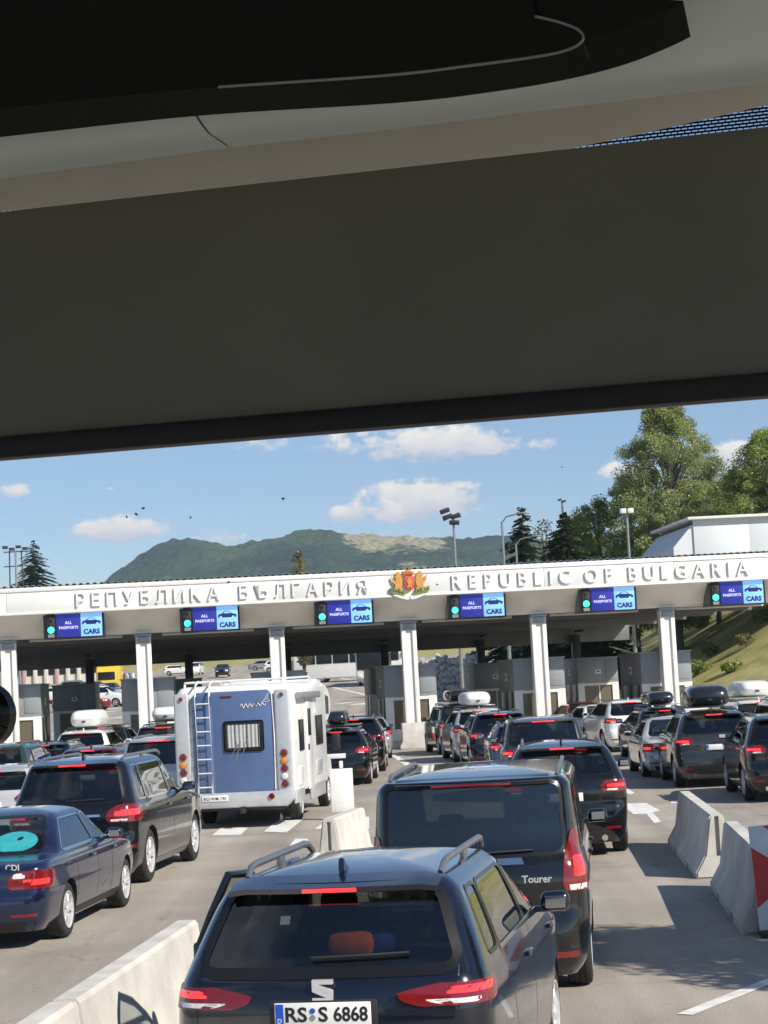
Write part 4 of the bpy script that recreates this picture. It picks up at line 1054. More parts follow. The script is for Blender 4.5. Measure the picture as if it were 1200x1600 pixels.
def seat_extras():
    y = sh_s.arc(0, .90)[0].y
    y = sh_s.arc(0, .975)[0].y; box('plate_recess', (0, y + .005, .965), (.60, .02, .15), M_TRIM, seat, .01)
    pl = plate(seat, y - .016, .968, None, 0.)
    for body_, xa, xb in (('RS', -.205, -.085), ('S', -.022, .030), ('6868', .062, .250)):
        me = text_mesh(body_, .098, .0005, .0022, 'LEFT'); xs_ = [v.co.x for v in me.vertices]; me.transform(Matrix.Translation((-min(xs_), 0, 0))); hh_ = max(v.co.y for v in me.vertices)
        me.transform(Matrix.Diagonal(((xb - xa) / (max(xs_) - min(xs_)), .077 / hh_, 1, 1))); me.transform(Matrix.Translation((xa, y - .0235, .968 - .038)) @ FACE_BACK); me.materials.clear(); me.materials.append(M_INK); me.name = 'registration'; link(bpy.data.objects.new('registration', me), pl)
    for z, m in ((.986, M_EU), (.950, M_CAP)):
        bm = bmesh.new(); bm_lathe(bm, [(-.003, .015), (0, .015)], 14, 'y'); o = bobj('plate_seal', bm, m, pl); o.location = (-.054, y - .0235, z)
    yb = sh_s.arc(0, 1.10)[0].y - .008
    bm = bmesh.new(); up_ = [(-.06, .06), (.06, .06), (.06, .036), (-.022, .036), (.06, .002), (.06, -.026), (-.06, .024)]
    for poly in (up_, [(-x, -z) for x, z in up_]): bm_prism(bm, [(x * .95, z + 1.085) for x, z in poly], yb - .022, yb + .01, 'y')
    bobj('badge', bm, M_BADGE, seat)
    # hatch crease below the glass and a lower skid panel
    patch('bumper_insert', fa_s, [(.30, -.55, .55), (.40, -.62, .62)], M_CAP, seat, 8, .014, .01)
    # things seen through the rear glass
    o = box('orange_bag', (.02, .0, 0), (.26, .16, .14), mat('orange_cloth', (.75, .14, .02), .7, var=.2), seat, .05); o.location = (.05, .56, 1.27)
    o = box('blue_bag', (0, 0, 0), (.18, .14, .14), mat('blue_cloth', (.02, .06, .3), .7, var=.2), seat, .05); o.location = (.22, .62, 1.28)
    o = box('window_sticker', (0, 0, 0), (.055, .004, .055), M_PLATE, seat); p = fa_s(-.26, 1.44, -.012); o.location = p; o.rotation_euler = (R(-38), 0, 0)
    # driver's door standing open on the left
    d = bpy.data.objects.new('open_door', None); C.objects.link(d); d.parent = seat; d.location = (-.915, 2.95, 0); d.rotation_euler = (0, 0, R(-17))
    h = -1.10
    bm = bmesh.new(); bm_box(bm, (0, h / 2, .70), (.09, 1.10, .84), None, .03); bobj('door_shell', bm, P['navy'], d, smooth=True)
    fr = [(-.02, 0, 1.10), (.08, -.42, 1.36), (.19, -.72, 1.52), (.21, -1.02, 1.54), (.11, -1.08, 1.30), (.02, -1.10, 1.10)]
    tube('door_frame', fr, .028, M_SEAL, d, 8)
    vs_ = [(-.005, -.02, 1.11), (.08, -.42, 1.35), (.185, -.72, 1.50), (.205, -1.01, 1.52), (.11, -1.06, 1.30), (.02, -1.08, 1.11)]
    mobj('door_glass', vs_, [tuple(range(6))], M_GLASS_CL, d)
    box('door_card', (.055, h / 2, .68), (.03, 1.0, .70), mat('door_lining', (.12, .12, .12), .7), d, .01)
seat_extras()


# --- the people carrier in front of it
Lv = 5.14
van_sp = two_box(Lv, 1.93, 1.91, 1.16, rake=.12, hood=.70, wr=.345, ax=(.99, 4.19), ws_rake=.70, top=.78, hoodz=1.05, gate=.05, paint=P['black'], rear_glass=M_GLASS,
    lights=[([(.90, .76, 1.02), (.96, .74, 1.08), (1.20, .76, 1.08), (1.40, .84, 1.06)], 0), ([(1.02, .84, .99), (1.18, .84, .99)], 1), ([(.91, .78, 1.0), (.955, .77, 1.02)], 2)],
    reflector=(.50, .86, .36, .41), rails=(.55, 3.2), rail_h=.045, spoiler=(1.84, .05, .66), brake_w=.34, brake_on=False, wiper=(1.235, -.1, .5), skirt=(.22, .34), exhaust=(), pocket=2.2)
van, sh_v, fa_v, fs_v = make_car('black_van', van_sp)
tag(van, 'black people carrier van with wide rear window and silver roof rails behind compact SUV', 'van')
def van_extras():
    patch('chrome_bar', fa_v, [(1.135, -.42, .42), (1.185, -.40, .40)], M_CHROME, van, 10, .016, .014)
    p = fa_v(.46, 1.0, .004); text('badge', 'Tourer', .085, M_BADGE, van, Matrix.Translation((.52, p.y - .012, .99)) @ FACE_BACK, .002, .002)
    y = sh_v.arc(0, .80)[0].y; plate(van, y - .014, .80, None, 0.)
van_extras()

# --- the big SUV on the left
gl_sp = two_box(5.12, 1.93, 1.84, 1.16, rake=.30, hood=1.25, wr=.385, ax=(1.02, 4.09), ws_rake=.70, top=.66, hoodz=1.05, paint=P['black'], sill_mat=M_RAILS,
    lights=[([(.93, .56, 1.14), (.98, .52, 1.30), (1.10, .56, 1.30), (1.17, .70, 1.22)], 0), ([(1.02, .64, 1.10), (1.10, .66, 1.10)], 1), ([(.945, .6, .82), (.975, .58, .84)], 2)],
    reflector=(.74, .98, .56, .61), rails=(.80, 3.2), rail_h=.055, rail_mat=M_RAILS, spoiler=(1.75, .12, .62), brake_w=.20, fin=1.0, wiper=(1.24, -.05, .48), skirt=(.22, .44), side_trim=M_CHROME, plate=(.86, None), exhaust=(-.55, .55))
gls, sh_g, fa_g, fs_g = make_car('large_suv', gl_sp)
tag(gls, 'shiny black large SUV with five spoke wheels between the blue saloon and the motorhome', 'car')
patch('chrome_bar', fa_g, [(1.02, -.45, .45), (1.05, -.44, .44)], M_CHROME, gls, 10, .014, .012)
def star(parent, x, y, z, r, m=M_BADGE):
    bm = bmesh.new(); n = 28
    for k in range(n):
        pass
    pts = [(x + r * math.cos(2 * math.pi * k / n), y, z + r * math.sin(2 * math.pi * k / n)) for k in range(n + 1)]
    bm_tube(bm, pts, r * .09, 6)
    for k in range(3):
        a = math.pi / 2 + k * 2 * math.pi / 3; t = Vector((math.cos(a), 0, math.sin(a))); s = Vector((-t.z, 0, t.x)); c = Vector((x, y, z))
        f = [bm.verts.new(c + s * r * .16), bm.verts.new(c + t * r * .95), bm.verts.new(c - s * r * .16), bm.verts.new(c + Vector((0, -r * .12, 0)))]
        bm.faces.new((f[0], f[1], f[3])); bm.faces.new((f[1], f[2], f[3]))
    bobj('badge', bm, m, parent, smooth=True)
star(gls, 0, sh_g.arc(0, 1.12)[0].y - .012, 1.115, .062)

# --- saloons
def three_box(L, W, H, paint_, wr=.315, ax=(1.10, 3.93), deck=.93, lamp=None, **kw):
    h = W / 2; zr = H - .06; top = .575
    keys = [(.19, .13, L - .14, h * .87, .10, .18), (.30, .03, L - .05, h * .95, .12, .22), (.48, 0., L, h * .985, .13, .24), (.60, .015, L - .03, h, .13, .22), (.66, .045, L - .06, h, .12, .2),
            (.80, .05, L - .14, h * .995, .12, .2), (.87, .06, L - .5, h * .985, .12, .18), (deck - .02, .12, L - 1.05, h * .965, .10, .15), (deck + .01, .26, L - 1.18, h * .955, .08, .14), (deck + .03, .50, L - 1.25, h * .945, .07, .14), (deck + .06, .70, L - 1.32, h * .93, .08, .14),
            ((deck + zr) / 2 + .03, 1.02, L - 1.56, h * .81, .09, .15), (zr - .05, 1.34, L - 1.74, top + .065, .09, .15), (zr, 1.52, L - 1.84, top, .09, .15)]
    b0, b1 = deck + .085, zr - .035; bp = ax[0] + 1.33; zt_ = b1 - .03
    sp = dict(L=L, W=W, keys=keys, wheel_r=wr, axles=ax, belt=deck + .03, crown=.06, pocket=2.4, paint=paint_,
              rear_window=[(b0, -.67, .67), (b1, -.53, .53)], side_windows=[[(b0 - .01, 1.02, bp - .03), (zt_, 1.52, bp - .02)], [(b0 - .015, bp + .06, L - 1.66), (zt_, bp + .05, L - 1.90)]],
              windscreen=[(b0 + .03, -.62, .62), (b1, -.52, .52)],
              lights=lamp or [([(.655, .50, 1.12), (.70, .46, 1.16), (.80, .50, 1.16), (.85, .60, 1.10)], 0), ([(.70, .64, .98), (.76, .64, .98)], 1), ([(.775, .52, .66), (.83, .54, .66)], 2)],
              reflector=(.5, .8, .36, .39), shuts=[(bp, .28, bp, b0), (ax[0] + .40, .42, 1.42, b0), (L - 1.68, .30, L - 1.68, deck)], handles=[(bp - .26, deck - .09), (bp + .80, deck - .09)],
              tailgate=(.64, deck - .01, .72), mirror=(L - 1.85, deck + .06), seats=(bp + .25, 1.62), skirt=(.20, .30),
              dlo=dict(pillars=[((bp - .03, bp + .06), (bp - .02, bp + .05), b0, zt_)]), rear_glass=glass('glass_light', (.80, .84, .83), .02))
    sp.update(kw); return sp
ecl, sh_e, fa_e, fs_e = make_car('blue_saloon', three_box(4.80, 1.80, 1.44, P['blue'], plate=(.56, None), brake_bar=(1.06, 1.03, .14, True), side_trim=M_CHROME, chrome_line=(1.1, 3.1, .99)))
tag(ecl, 'dark blue saloon with a turquoise disc sunshade inside its rear window', 'car')
def e_extras():
    sun_m = mat('turquoise_fabric', (.05, .50, .55), .7, var=.12)
    pc = fa_e(.30, 1.15, -.05); pu = fa_e(.30, 1.21, -.05); tl_ = math.atan2(pu.y - pc.y, pu.z - pc.z)
    bm = bmesh.new(); bm_lathe(bm, [(-.004, .26), (.004, .26), (.006, .10)], 28, 'y'); o = bobj('sunshade', bm, sun_m, ecl, smooth=True); o.location = pc; o.rotation_euler = (-tl_, 0, 0); o.scale = (1, 1, .80)
    bm = bmesh.new(); bm_lathe(bm, [(-.012, .05), (-.006, .05)], 14, 'y'); q = bobj('sunshade_print', bm, M_INK, o); q.location = (.05, 0, .07); q.scale = (.55, 1, .9); q.rotation_euler = (0, .5, 0)
    box('parcel_shelf', (0, 1.16, .985), (1.15, .60, .02), mat('shelf_teal', (.10, .30, .33), .8, var=.15), ecl, .004)
    p = fa_e(.52, .89, .004); text('badge', 'CDI', .095, M_BADGE, ecl, Matrix.Translation((.52, p.y - .012, .865)) @ FACE_BACK, .002, .002)
    patch('bumper_strip', fa_e, [(.55, -1.2, 1.2), (.585, -1.2, 1.2)], P['blue'], ecl, 18, .018, .016)
e_extras()

# --- plainer cars further up the queue, built once each and copied
def clear_shape(o): return o
proto = {}
proto['hatch'] = make_car('estate_car', two_box(4.55, 1.80, 1.50, 1.03, rake=.42, hood=1.05, wr=.32, ax=(.92, 3.58), ws_rake=.75, top=.60, hoodz=.90, paint=P['black'], rails=(.9, 2.5), spoiler=(1.4, .10, .56), brake_w=.16, plate=(.80, None), fin=.9))[0]
proto['suv'] = make_car('suv_car', two_box(4.68, 1.88, 1.67, 1.13, rake=.42, hood=1.12, wr=.365, ax=(.93, 3.78), ws_rake=.72, top=.63, hoodz=1.0, paint=P['graphite'], rails=(.85, 2.7), spoiler=(1.6, .12, .60), brake_w=.18, plate=(.88, None), exhaust=(-.55, .55), fin=.95))[0]
proto['mpv'] = make_car('people_carrier', two_box(4.85, 1.89, 1.76, 1.13, rake=.26, hood=.85, wr=.335, ax=(.95, 3.9), ws_rake=.75, top=.70, hoodz=1.0, paint=P['grey'], rails=(.7, 2.9), spoiler=(1.68, .08, .64), brake_w=.24, plate=(.86, None)))[0]
proto['saloon'] = make_car('saloon_car', three_box(4.70, 1.81, 1.44, P['silver'], plate=(.78, None), brake_bar=(1.06, 1.03, .14, True)))[0]
used = set()
PAINTED = set()
def place(kind, loc, heading, pcol, name, label, group=None, lit=None):
    src = proto[kind]
    o = src if kind not in used else copy_tree(src)
    first = kind not in used; used.add(kind)
    o.name = name; o.location = loc; o.rotation_euler = (0, 0, -R(heading))
    pm = P[pcol]
    for ch in [o] + list(o.children_recursive):
        if ch.type == 'MESH':
            for sl in ch.material_slots:
                if sl.material and sl.material.name.startswith('paint_'):
                    sl.link = 'OBJECT'; sl.material = pm
    return tag(o, label, 'car', group)
def rearpos(u, D, z=0.):
    p = at(u, 1000, D); return Vector((p.x + (0), D, z))
def set_by(o, local, world, heading):
    o.rotation_euler = (0, 0, -R(heading)); m = Matrix.Rotation(-R(heading), 3, 'Z'); q = m @ Vector(local); o.location = (world.x - q.x, world.y - q.y, 0)

pw = at(501, 1587, 10.5); set_by(seat, (0, 0, 0), pw, 10.5)
set_by(van, (.955, .99, 0), gnd(932, 1536), 6.0)
set_by(gls, (.955, 1.02, 0), gnd(240, 1377), 6.2)
set_by(ecl, (.88, 1.10, 0), gnd(111, 1464), 5.4)

# ------------------------------------------------------------------ motorhome
def motorhome():
    t = thing('motorhome', 'white coachbuilt motorhome with blue rear panel, ladder and curtained window', 'motorhome')
    Lm, W, H_ = 6.4, 2.34, 2.78
    mwh = mat('gelcoat_white', (.74, .74, .72), .3, coat=.4, var=.04); mgr = mat('camper_silver', (.52, .53, .55), .35, metal=.3, coat=.5, var=.06)
    mbl = mat('camper_blue', (.080, .135, .27), .38, coat=.4, var=.07, scale=3, dirt=.15)
    # living box with rounded rear corners (plan outline) and alcove over the cab
    def outline(w, y0, y1, r):
        o = []
        for cx_, cy_, a0 in ((w - r, y0 + r, -90), (w - r * .5, y1 - r * .5, 0), (-w + r * .5, y1 - r * .5, 90), (-w + r, y0 + r, 180)):
            rr = r if cy_ < (y0 + y1) / 2 else r * .5
            for k in range(5): a = R(a0 + 90 * k / 4); o.append((cx_ + rr * math.cos(a), cy_ + rr * math.sin(a)))
        return o
    bm = bmesh.new(); rings = []
    for z, y0, y1, w in ((.62, .02, 4.5, W / 2 - .02), (.70, 0, 4.5, W / 2), (1.65, 0.02, 4.5, W / 2), (1.72, .022, 4.52, W / 2), (2.45, .05, 4.55, W / 2 - .01), (2.66, .08, 4.55, W / 2 - .03), (2.75, .14, 4.5, W / 2 - .09), (H_, .24, 4.4, W / 2 - .2)):
        rings.append([bm.verts.new((x, y, z)) for x, y in outline(w, y0, y1, .16)])
    for A, B in zip(rings, rings[1:]):
        for k in range(len(A)): bm.faces.new((A[k], A[(k + 1) % len(A)], B[(k + 1) % len(A)], B[k]))
    bm.faces.new(rings[0][::-1]); bm.faces.new(rings[-1]); bobj('body', bm, mwh, t, smooth=True)
    # alcove: rounded nose above the cab
    bm = bmesh.new(); prof = [(4.3, 1.78), (5.0, 1.80), (5.45, 1.98), (5.62, 2.22), (5.55, 2.48), (5.25, 2.68), (4.8, 2.80), (4.3, 2.83)]
    bm_prism(bm, prof, -W / 2 + .03, W / 2 - .03, 'x'); bmesh.ops.recalc_face_normals(bm, faces=bm.faces); bmesh.ops.bevel(bm, geom=[e for e in bm.edges if abs(e.verts[0].co.x - e.verts[1].co.x) < .01], offset=.12, segments=4, affect='EDGES'); alc = bobj('alcove', bm, mwh, t, smooth=True, sharp=50)
    for s in (-1, 1): 
        wv = prism('alcove_window', [(4.72, 2.05), (5.12, 2.05), (5.15, 2.42), (4.72, 2.46)], s * (W / 2 - .035), s * (W / 2 - .02), 'x', M_SEAL, alc)
    # cab
    bm = bmesh.new(); prof = [(4.45, .35), (6.35, .35), (6.4, .75), (6.25, 1.05), (5.5, 1.28), (5.05, 1.80), (4.45, 1.80)]
    bm_prism(bm, prof, -.98, .98, 'x'); bmesh.ops.recalc_face_normals(bm, faces=bm.faces); bmesh.ops.bevel(bm, geom=bm.edges[:], offset=.07, segments=3, affect='EDGES'); cab = bobj('cab', bm, mwh, t, smooth=True, sharp=45)
    for s in (-1, 1):
        prism('cab_window', [(4.62, 1.22), (5.4, 1.22), (5.02, 1.68), (4.62, 1.68)], s * .975, s * .99, 'x', M_SEAL, cab)
        m_ = box('door_mirror', (s * 1.25, 5.35, 1.42), (.18, .14, .36), M_TRIM, t, .04); tube('mirror_arm', [(s * .98, 5.4, 1.3), (s * 1.2, 5.35, 1.38)], .025, M_TRIM, m_)
        add_wheel(t, s * .90, 1.72, .34, 1); add_wheel(t, s * .90, 5.52, .34, 1)
    prism('windscreen', [(-.85, 1.28), (.85, 1.28), (.78, 1.74), (-.78, 1.74)], 5.46, 5.48, 'y', M_SEAL, t).rotation_euler = (0, 0, 0)
    # rear: grey corner mouldings, blue panel, lower bumper
    for s in (-1, 1):
        bm = bmesh.new(); bm_box(bm, (s * (W / 2 - .17), -.005, 1.66), (.31, .10, 1.98), None, .045, 3); c = bobj('corner_moulding', bm, mgr, t, smooth=True)
        for z, m_ in ((1.42, M_RED), (1.27, M_LAMPO), (1.12, M_RED), (.97, M_LAMPW), (.82, M_RED)):
            bm = bmesh.new(); bm_lathe(bm, [(-.02, .068), (-.045, .062), (-.055, .03)], 18, 'y'); l = bobj('tail_light', bm, m_, c, smooth=True); l.location = (s * (W / 2 - .17), -.035, z)
            bm = bmesh.new(); bm_lathe(bm, [(-.01, .082), (-.022, .080)], 18, 'y'); q = bobj('lamp_ring', bm, M_CAP, c, smooth=True); q.location = (s * (W / 2 - .17), -.035, z)
        bm = bmesh.new(); bm_lathe(bm, [(-.01, .045), (-.04, .04)], 12, 'y'); l = bobj('marker_light', bm, M_RED, c, smooth=True); l.location = (s * (W / 2 - .17), -.045, 2.55)
    patchp = [(-.80, .70), (.80, .70), (.80, 2.56), (.72, 2.66), (-.72, 2.66), (-.80, 2.56)]
    bp_ = prism('rear_panel', patchp, -.028, .06, 'y', mbl, t, .02)
    box('high_brake_light', (-.10, -.035, 2.56), (.22, .02, .035), M_RED, bp_, .004)
    f = box('rear_window_frame', (.22, -.030, 1.78), (.80, .05, .60), M_SEAL, t, .05)
    mobj('rear_window', [(-.13, -.082, 1.53), (.57, -.082, 1.53), (.57, -.082, 2.03), (-.13, -.082, 2.03)], [(0, 1, 2, 3)], glass('camper_glass', (.85, .87, .87), .02), f)
    mcur = mat('curtain', (.62, .61, .58), .9, var=.1, scale=14); bm = bmesh.new(); A = []
    for i in range(61):
        x = -.10 + .64 * i / 60; y = -.064 - .008 * math.sin(i * .85) - .004 * math.sin(i * .31); A.append((bm.verts.new((x, y, 1.56)), bm.verts.new((x, y, 2.0))))
    for p_, q_ in zip(A, A[1:]): bm.faces.new((p_[0], q_[0], q_[1], p_[1]))
    bobj('curtain', bm, mcur, f)
    tube('panel_trim', [(.80, -.035, .72), (.82, -.035, 1.7), (.80, -.035, 2.58)], .014, M_WHITEP, t)
    # script lettering on the panel top
    tube('script_mark', [(.18 + .5 * k / 40, -.034, 2.36 + .045 * math.sin(k * .95) * (1 - .5 * k / 40) + .02 * k / 40) for k in range(41)], .007, M_WHITEP, bp_, 6)
    tube('bird_mark', [(.60, -.034, 2.40), (.66, -.034, 2.47), (.74, -.034, 2.60), (.70, -.034, 2.47), (.78, -.034, 2.44), (.66, -.034, 2.42)], .008, M_WHITEP, bp_, 6)
    bb = prism('rear_bumper', [(-W / 2 - .01, .55), (-W / 2 + .12, .40), (W / 2 - .12, .40), (W / 2 + .01, .55), (W / 2 - .02, .76), (.86, .70), (-.86, .70), (-W / 2 + .02, .76)], -.14, .10, 'y', mgr, t, .05)
    pl_ = box('number_plate', (-.38, -.150, .60), (.52, .012, .115), M_PLATE, bb, .004); text('registration', 'RO·WM 195', .085, M_INK, pl_, Matrix.Translation((-.38, -.158, .568)) @ FACE_BACK, .0005, .001)
    bm = bmesh.new(); bm_lathe(bm, [(-.02, .06), (-.035, .055)], 16, 'y'); q = bobj('reflector', bm, M_RED, bb, smooth=True); q.location = (.74, -.135, .60)
    q2 = q.copy(); C.objects.link(q2); q2.location = (-.86, -.135, .60)
    box('tow_bar', (.15, -.05, .34), (.10, .30, .10), M_TRIM, t, .02); box('underrun', (0, .3, .40), (1.9, .5, .12), M_TRIM, t, .02)
    # ladder on the left of the rear
    lad = bpy.data.objects.new('ladder', None); C.objects.link(lad); lad.parent = t
    for x in (-.70, -.42): tube('ladder_rail', [(x, -.08, .66), (x, -.12, .70), (x, -.12, 2.58), (x, -.05, 2.80), (x, .25, 2.88)], .018, M_WHITEP, lad)
    for k in range(7): tube('rung', [(-.70, -.12, .82 + .27 * k), (-.42, -.12, .82 + .27 * k)], .014, M_WHITEP, lad)
    box('ladder_pad', (-.56, -.034, 1.55), (.34, .02, 1.7), mbl, lad, .004)
    # roof rails, hatch, rack
    for s in (-1, 1): tube('roof_rail', [(s * .98, .25, 2.76), (s * .98, .3, 2.86), (s * .98, 3.6, 2.88), (s * .98, 3.9, 2.80)], .022, M_WHITEP, t)
    tube('roof_rail', [(-.98, .28, 2.86), (.98, .28, 2.86)], .022, M_WHITEP, t)
    box('roof_hatch', (.1, 1.4, 2.83), (.7, .7, .12), M_WHITEP, t, .03); box('roof_hatch', (-.2, 3.2, 2.83), (.5, .5, .12), M_CAP, t, .03)
    # right-hand side: door, windows, lockers, grey skirt
    xs = W / 2
    d = box('habitation_door', (xs + .004, 2.05, 1.52), (.03, .62, 1.85), mwh, t, .012)
    box('door_window', (xs + .022, 2.05, 1.95), (.012, .36, .55), M_SEAL, d, .004); box('door_handle', (xs + .03, 1.82, 1.45), (.03, .06, .12), M_TRIM, d, .006)
    for y, z, w_, h_ in ((1.05, 1.72, .5, .62), (3.4, 1.75, .85, .62)):
        w__ = box('side_window', (xs + .012, y, z), (.03, w_, h_), M_SEAL, t, .012)
    for y, z, w_, h_ in ((1.1, 2.02, .9, .05),):
        pass
    box('awning_case', (xs + .05, 1.9, 2.50), (.12, 2.6, .14), M_CAP, t, .03)
    box('locker_door', (xs + .006, .85, .92), (.02, .62, .36), mwh, t, .02); box('locker_door', (xs + .006, 3.3, .98), (.02, .7, .30), mgr, t, .02)
    for s in (-1, 1): box('side_skirt', (s * (xs - .01), 3.0, .52), (.05, 1.9, .30), mgr, t, .02); box('side_skirt', (s * (xs - .01), .62, .55), (.05, 1.1, .26), mgr, t, .02)
    box('chassis', (0, 2.8, .48), (1.7, 5.2, .16), M_TRIM, t)
    return t
mh = motorhome(); set_by(mh, (1.0, 1.72, 0), gnd(472, 1280), 6.5)

# ------------------------------------------------------------------ roof boxes
def roof_box(car, local, size, m, label, group=None, lid=None):
    w, l, h = size
    o = thing('roof_box', label, 'roof box', (0, 0, 0), 0, group)
    def blob(z0, z1, sx, sy, prof):
        bm = bmesh.new(); rings = []; n = 28
        for f, s in prof:
            z = z0 + (z1 - z0) * f; r_ = []
            for k in range(n):
                a = 2 * math.pi * k / n; ca, sa = math.cos(a), math.sin(a); e = .42
                r_.append(bm.verts.new((math.copysign(abs(ca) ** e, ca) * w / 2 * s, l / 2 + math.copysign(abs(sa) ** e, sa) * l / 2 * (s + .06 * (1 - s)), z)))
            rings.append(r_)
        for A, B in zip(rings, rings[1:]):
            for k in range(n): bm.faces.new((A[k], A[(k + 1) % n], B[(k + 1) % n], B[k]))
        bm.faces.new(rings[0][::-1]); bm.faces.new(rings[-1]); return bm
    bobj('base', blob(.06, .06 + h * .42, 1, 1, ((0, .80), (.25, .93), (.7, .985), (1, 1.0))), lid or m, o, smooth=True)
    bobj('lid', blob(.06 + h * .43, .06 + h, 1, 1, ((0, 1.005), (.15, 1.0), (.45, .965), (.7, .90), (.88, .78), (.97, .60), (1, .35))), m, o, smooth=True)
    bm = bmesh.new(); bm_box(bm, (0, -.004, .06 + h * .30), (.12, .02, .05), None, .006); bobj('lock', bm, M_TRIM, o)
    for y in (l * .28, l * .72): box('roof_bar', (0, y, .03), (1.22, .06, .035), M_RAILS, o, .01)
    bpy.context.view_layer.update()
    mw = Matrix.Translation(car.location) @ Matrix.Rotation(car.rotation_euler.z, 4, 'Z'); o.location = mw @ Vector(local); o.rotation_euler = car.rotation_euler
    return o

# ------------------------------------------------------------------ the queue
Q = 'cars queueing at the border'
cars = {}
def q(key, kind, u, D, hd, col, name, label): cars[key] = place(kind, rearpos(u, D), hd, col, name, label, Q)
# our lane, ahead of the van
q('bmw', 'suv', 868, 28.3, 4, 'black', 'suv_car', 'black SUV with lit tail lights just ahead of the black people carrier van')
q('mpv1', 'mpv', 842, 41.0, 2, 'graphite', 'people_carrier', 'dark grey people carrier with greenish rear window ahead of the black SUV')
q('blue1', 'hatch', 812, 47.5, 0, 'steelblue', 'estate_car', 'blue grey estate car with silver rails, half hidden by the dark grey people carrier')
q('dark1', 'suv', 778, 54.0, -3, 'navy', 'suv_car', 'navy SUV with lit high brake light behind the silver car with white roof box')
q('sil1', 'suv', 748, 60.5, -5, 'silver', 'suv_car', 'silver SUV under a white roof box beside the middle kiosk')
q('dark2', 'mpv', 722, 66.8, -7, 'black', 'people_carrier', 'black people carrier under a black roof box at the middle kiosk')
# right-hand lane
q('r1', 'suv', 1230, 37.0, 3, 'black', 'suv_car', 'black SUV behind the barrier, right of the grey SUV with roof box')
q('r2', 'suv', 1112, 42.4, 2, 'graphite', 'suv_car', 'dark grey SUV carrying a big black roof box, behind the silver saloon')
q('r3', 'saloon', 1054, 46.7, 1, 'silver', 'saloon_car', 'silver saloon half hidden by the grey SUV with black roof box')
q('r4', 'hatch', 1036, 55.5, -2, 'navy', 'estate_car', 'dark estate car with small black roof box and lit brake light')
q('r5', 'suv', 985, 62.0, -6, 'white', 'suv_car', 'white SUV between the white saloon and the dark estate')
q('r6', 'saloon', 950, 68.0, -9, 'white', 'saloon_car', 'white saloon next in line behind the red car at the kiosk')
q('r7', 'saloon', 920, 74.0, -9, 'red', 'saloon_car', 'red car stopped in the shade beside the kiosk')
q('r8', 'suv', 1190, 52.0, -2, 'white', 'suv_car', 'white SUV under a white roof box in front of the dark kiosk wall')
q('r9', 'mpv', 1262, 45.0, 0, 'grey', 'people_carrier', 'grey people carrier beside the white SUV with roof box')
# between motorhome and our lane
q('m1', 'hatch', 515, 50.5, 3, 'black', 'estate_car', 'black estate car with roof box just ahead of the motorhome, right of its cab')
q('m2', 'suv', 544, 57.0, 1, 'black', 'suv_car', 'black SUV ahead of the black estate with roof box by the motorhome')
q('m3', 'hatch', 566, 66.0, -3, 'grey', 'estate_car', 'grey estate with red lights beside the dark side of the middle kiosk')
# lanes left of the motorhome
q('l1', 'mpv', 236, 41.5, 5, 'silver', 'people_carrier', 'silver people carrier between the large SUV and the motorhome')
q('l2', 'mpv', 246, 56.0, 2, 'black', 'people_carrier', 'black people carrier with lit brake light and white roof box beside the motorhome')
q('l3', 'hatch', 122, 45.5, 5, 'maroon', 'estate_car', 'dark red estate with silver roof rails just beyond the large SUV')
q('l4', 'hatch', 55, 52.5, 4, 'black', 'estate_car', 'black estate beyond the dark red estate')
q('l5', 'suv', 116, 58.5, 2, 'white', 'suv_car', 'white SUV with rounded white roof box beyond the black estate')
q('l6', 'suv', 152, 65.5, 0, 'black', 'suv_car', 'black SUV ahead of the white SUV with rounded roof box')
q('l7', 'hatch', -30, 35.5, 5, 'silver', 'estate_car', 'silver estate with lit tail light left of the large black SUV')
q('l8', 'suv', -25, 46.0, 4, 'green', 'suv_car', 'dark green SUV left of the dark red estate')

roof_box(cars['r2'], (0, .95, 1.70), (.98, 2.0, .46), M_BLACKBOX, 'big glossy black roof box on the dark grey SUV')
roof_box(cars['r4'], (0, .75, 1.54), (.80, 1.9, .36), M_BLACKBOX, 'small black roof box on the dark estate with lit brake light')
roof_box(cars['r8'], (0, .95, 1.70), (.92, 2.0, .40), M_WHITEP, 'white roof box on the white SUV before the dark kiosk')
roof_box(cars['sil1'], (0, .95, 1.70), (.90, 2.0, .42), M_WHITEP, 'white roof box on the silver SUV beside the middle kiosk')
roof_box(cars['dark2'], (0, .85, 1.80), (.82, 2.0, .40), M_BLACKBOX, 'black roof box on the black people carrier at the middle kiosk')
roof_box(cars['l2'], (0, .85, 1.80), (.90, 2.0, .40), M_WHITEP, 'white roof box on the black people carrier beside the motorhome')
roof_box(cars['l5'], (0, .95, 1.70), (.95, 2.0, .50), M_WHITEP, 'rounded white roof box on the white SUV beyond the black estate')
roof_box(cars['m1'], (0, .75, 1.54), (.55, 1.6, .36), M_BLACKBOX, 'black roof box on the black estate ahead of the motorhome')

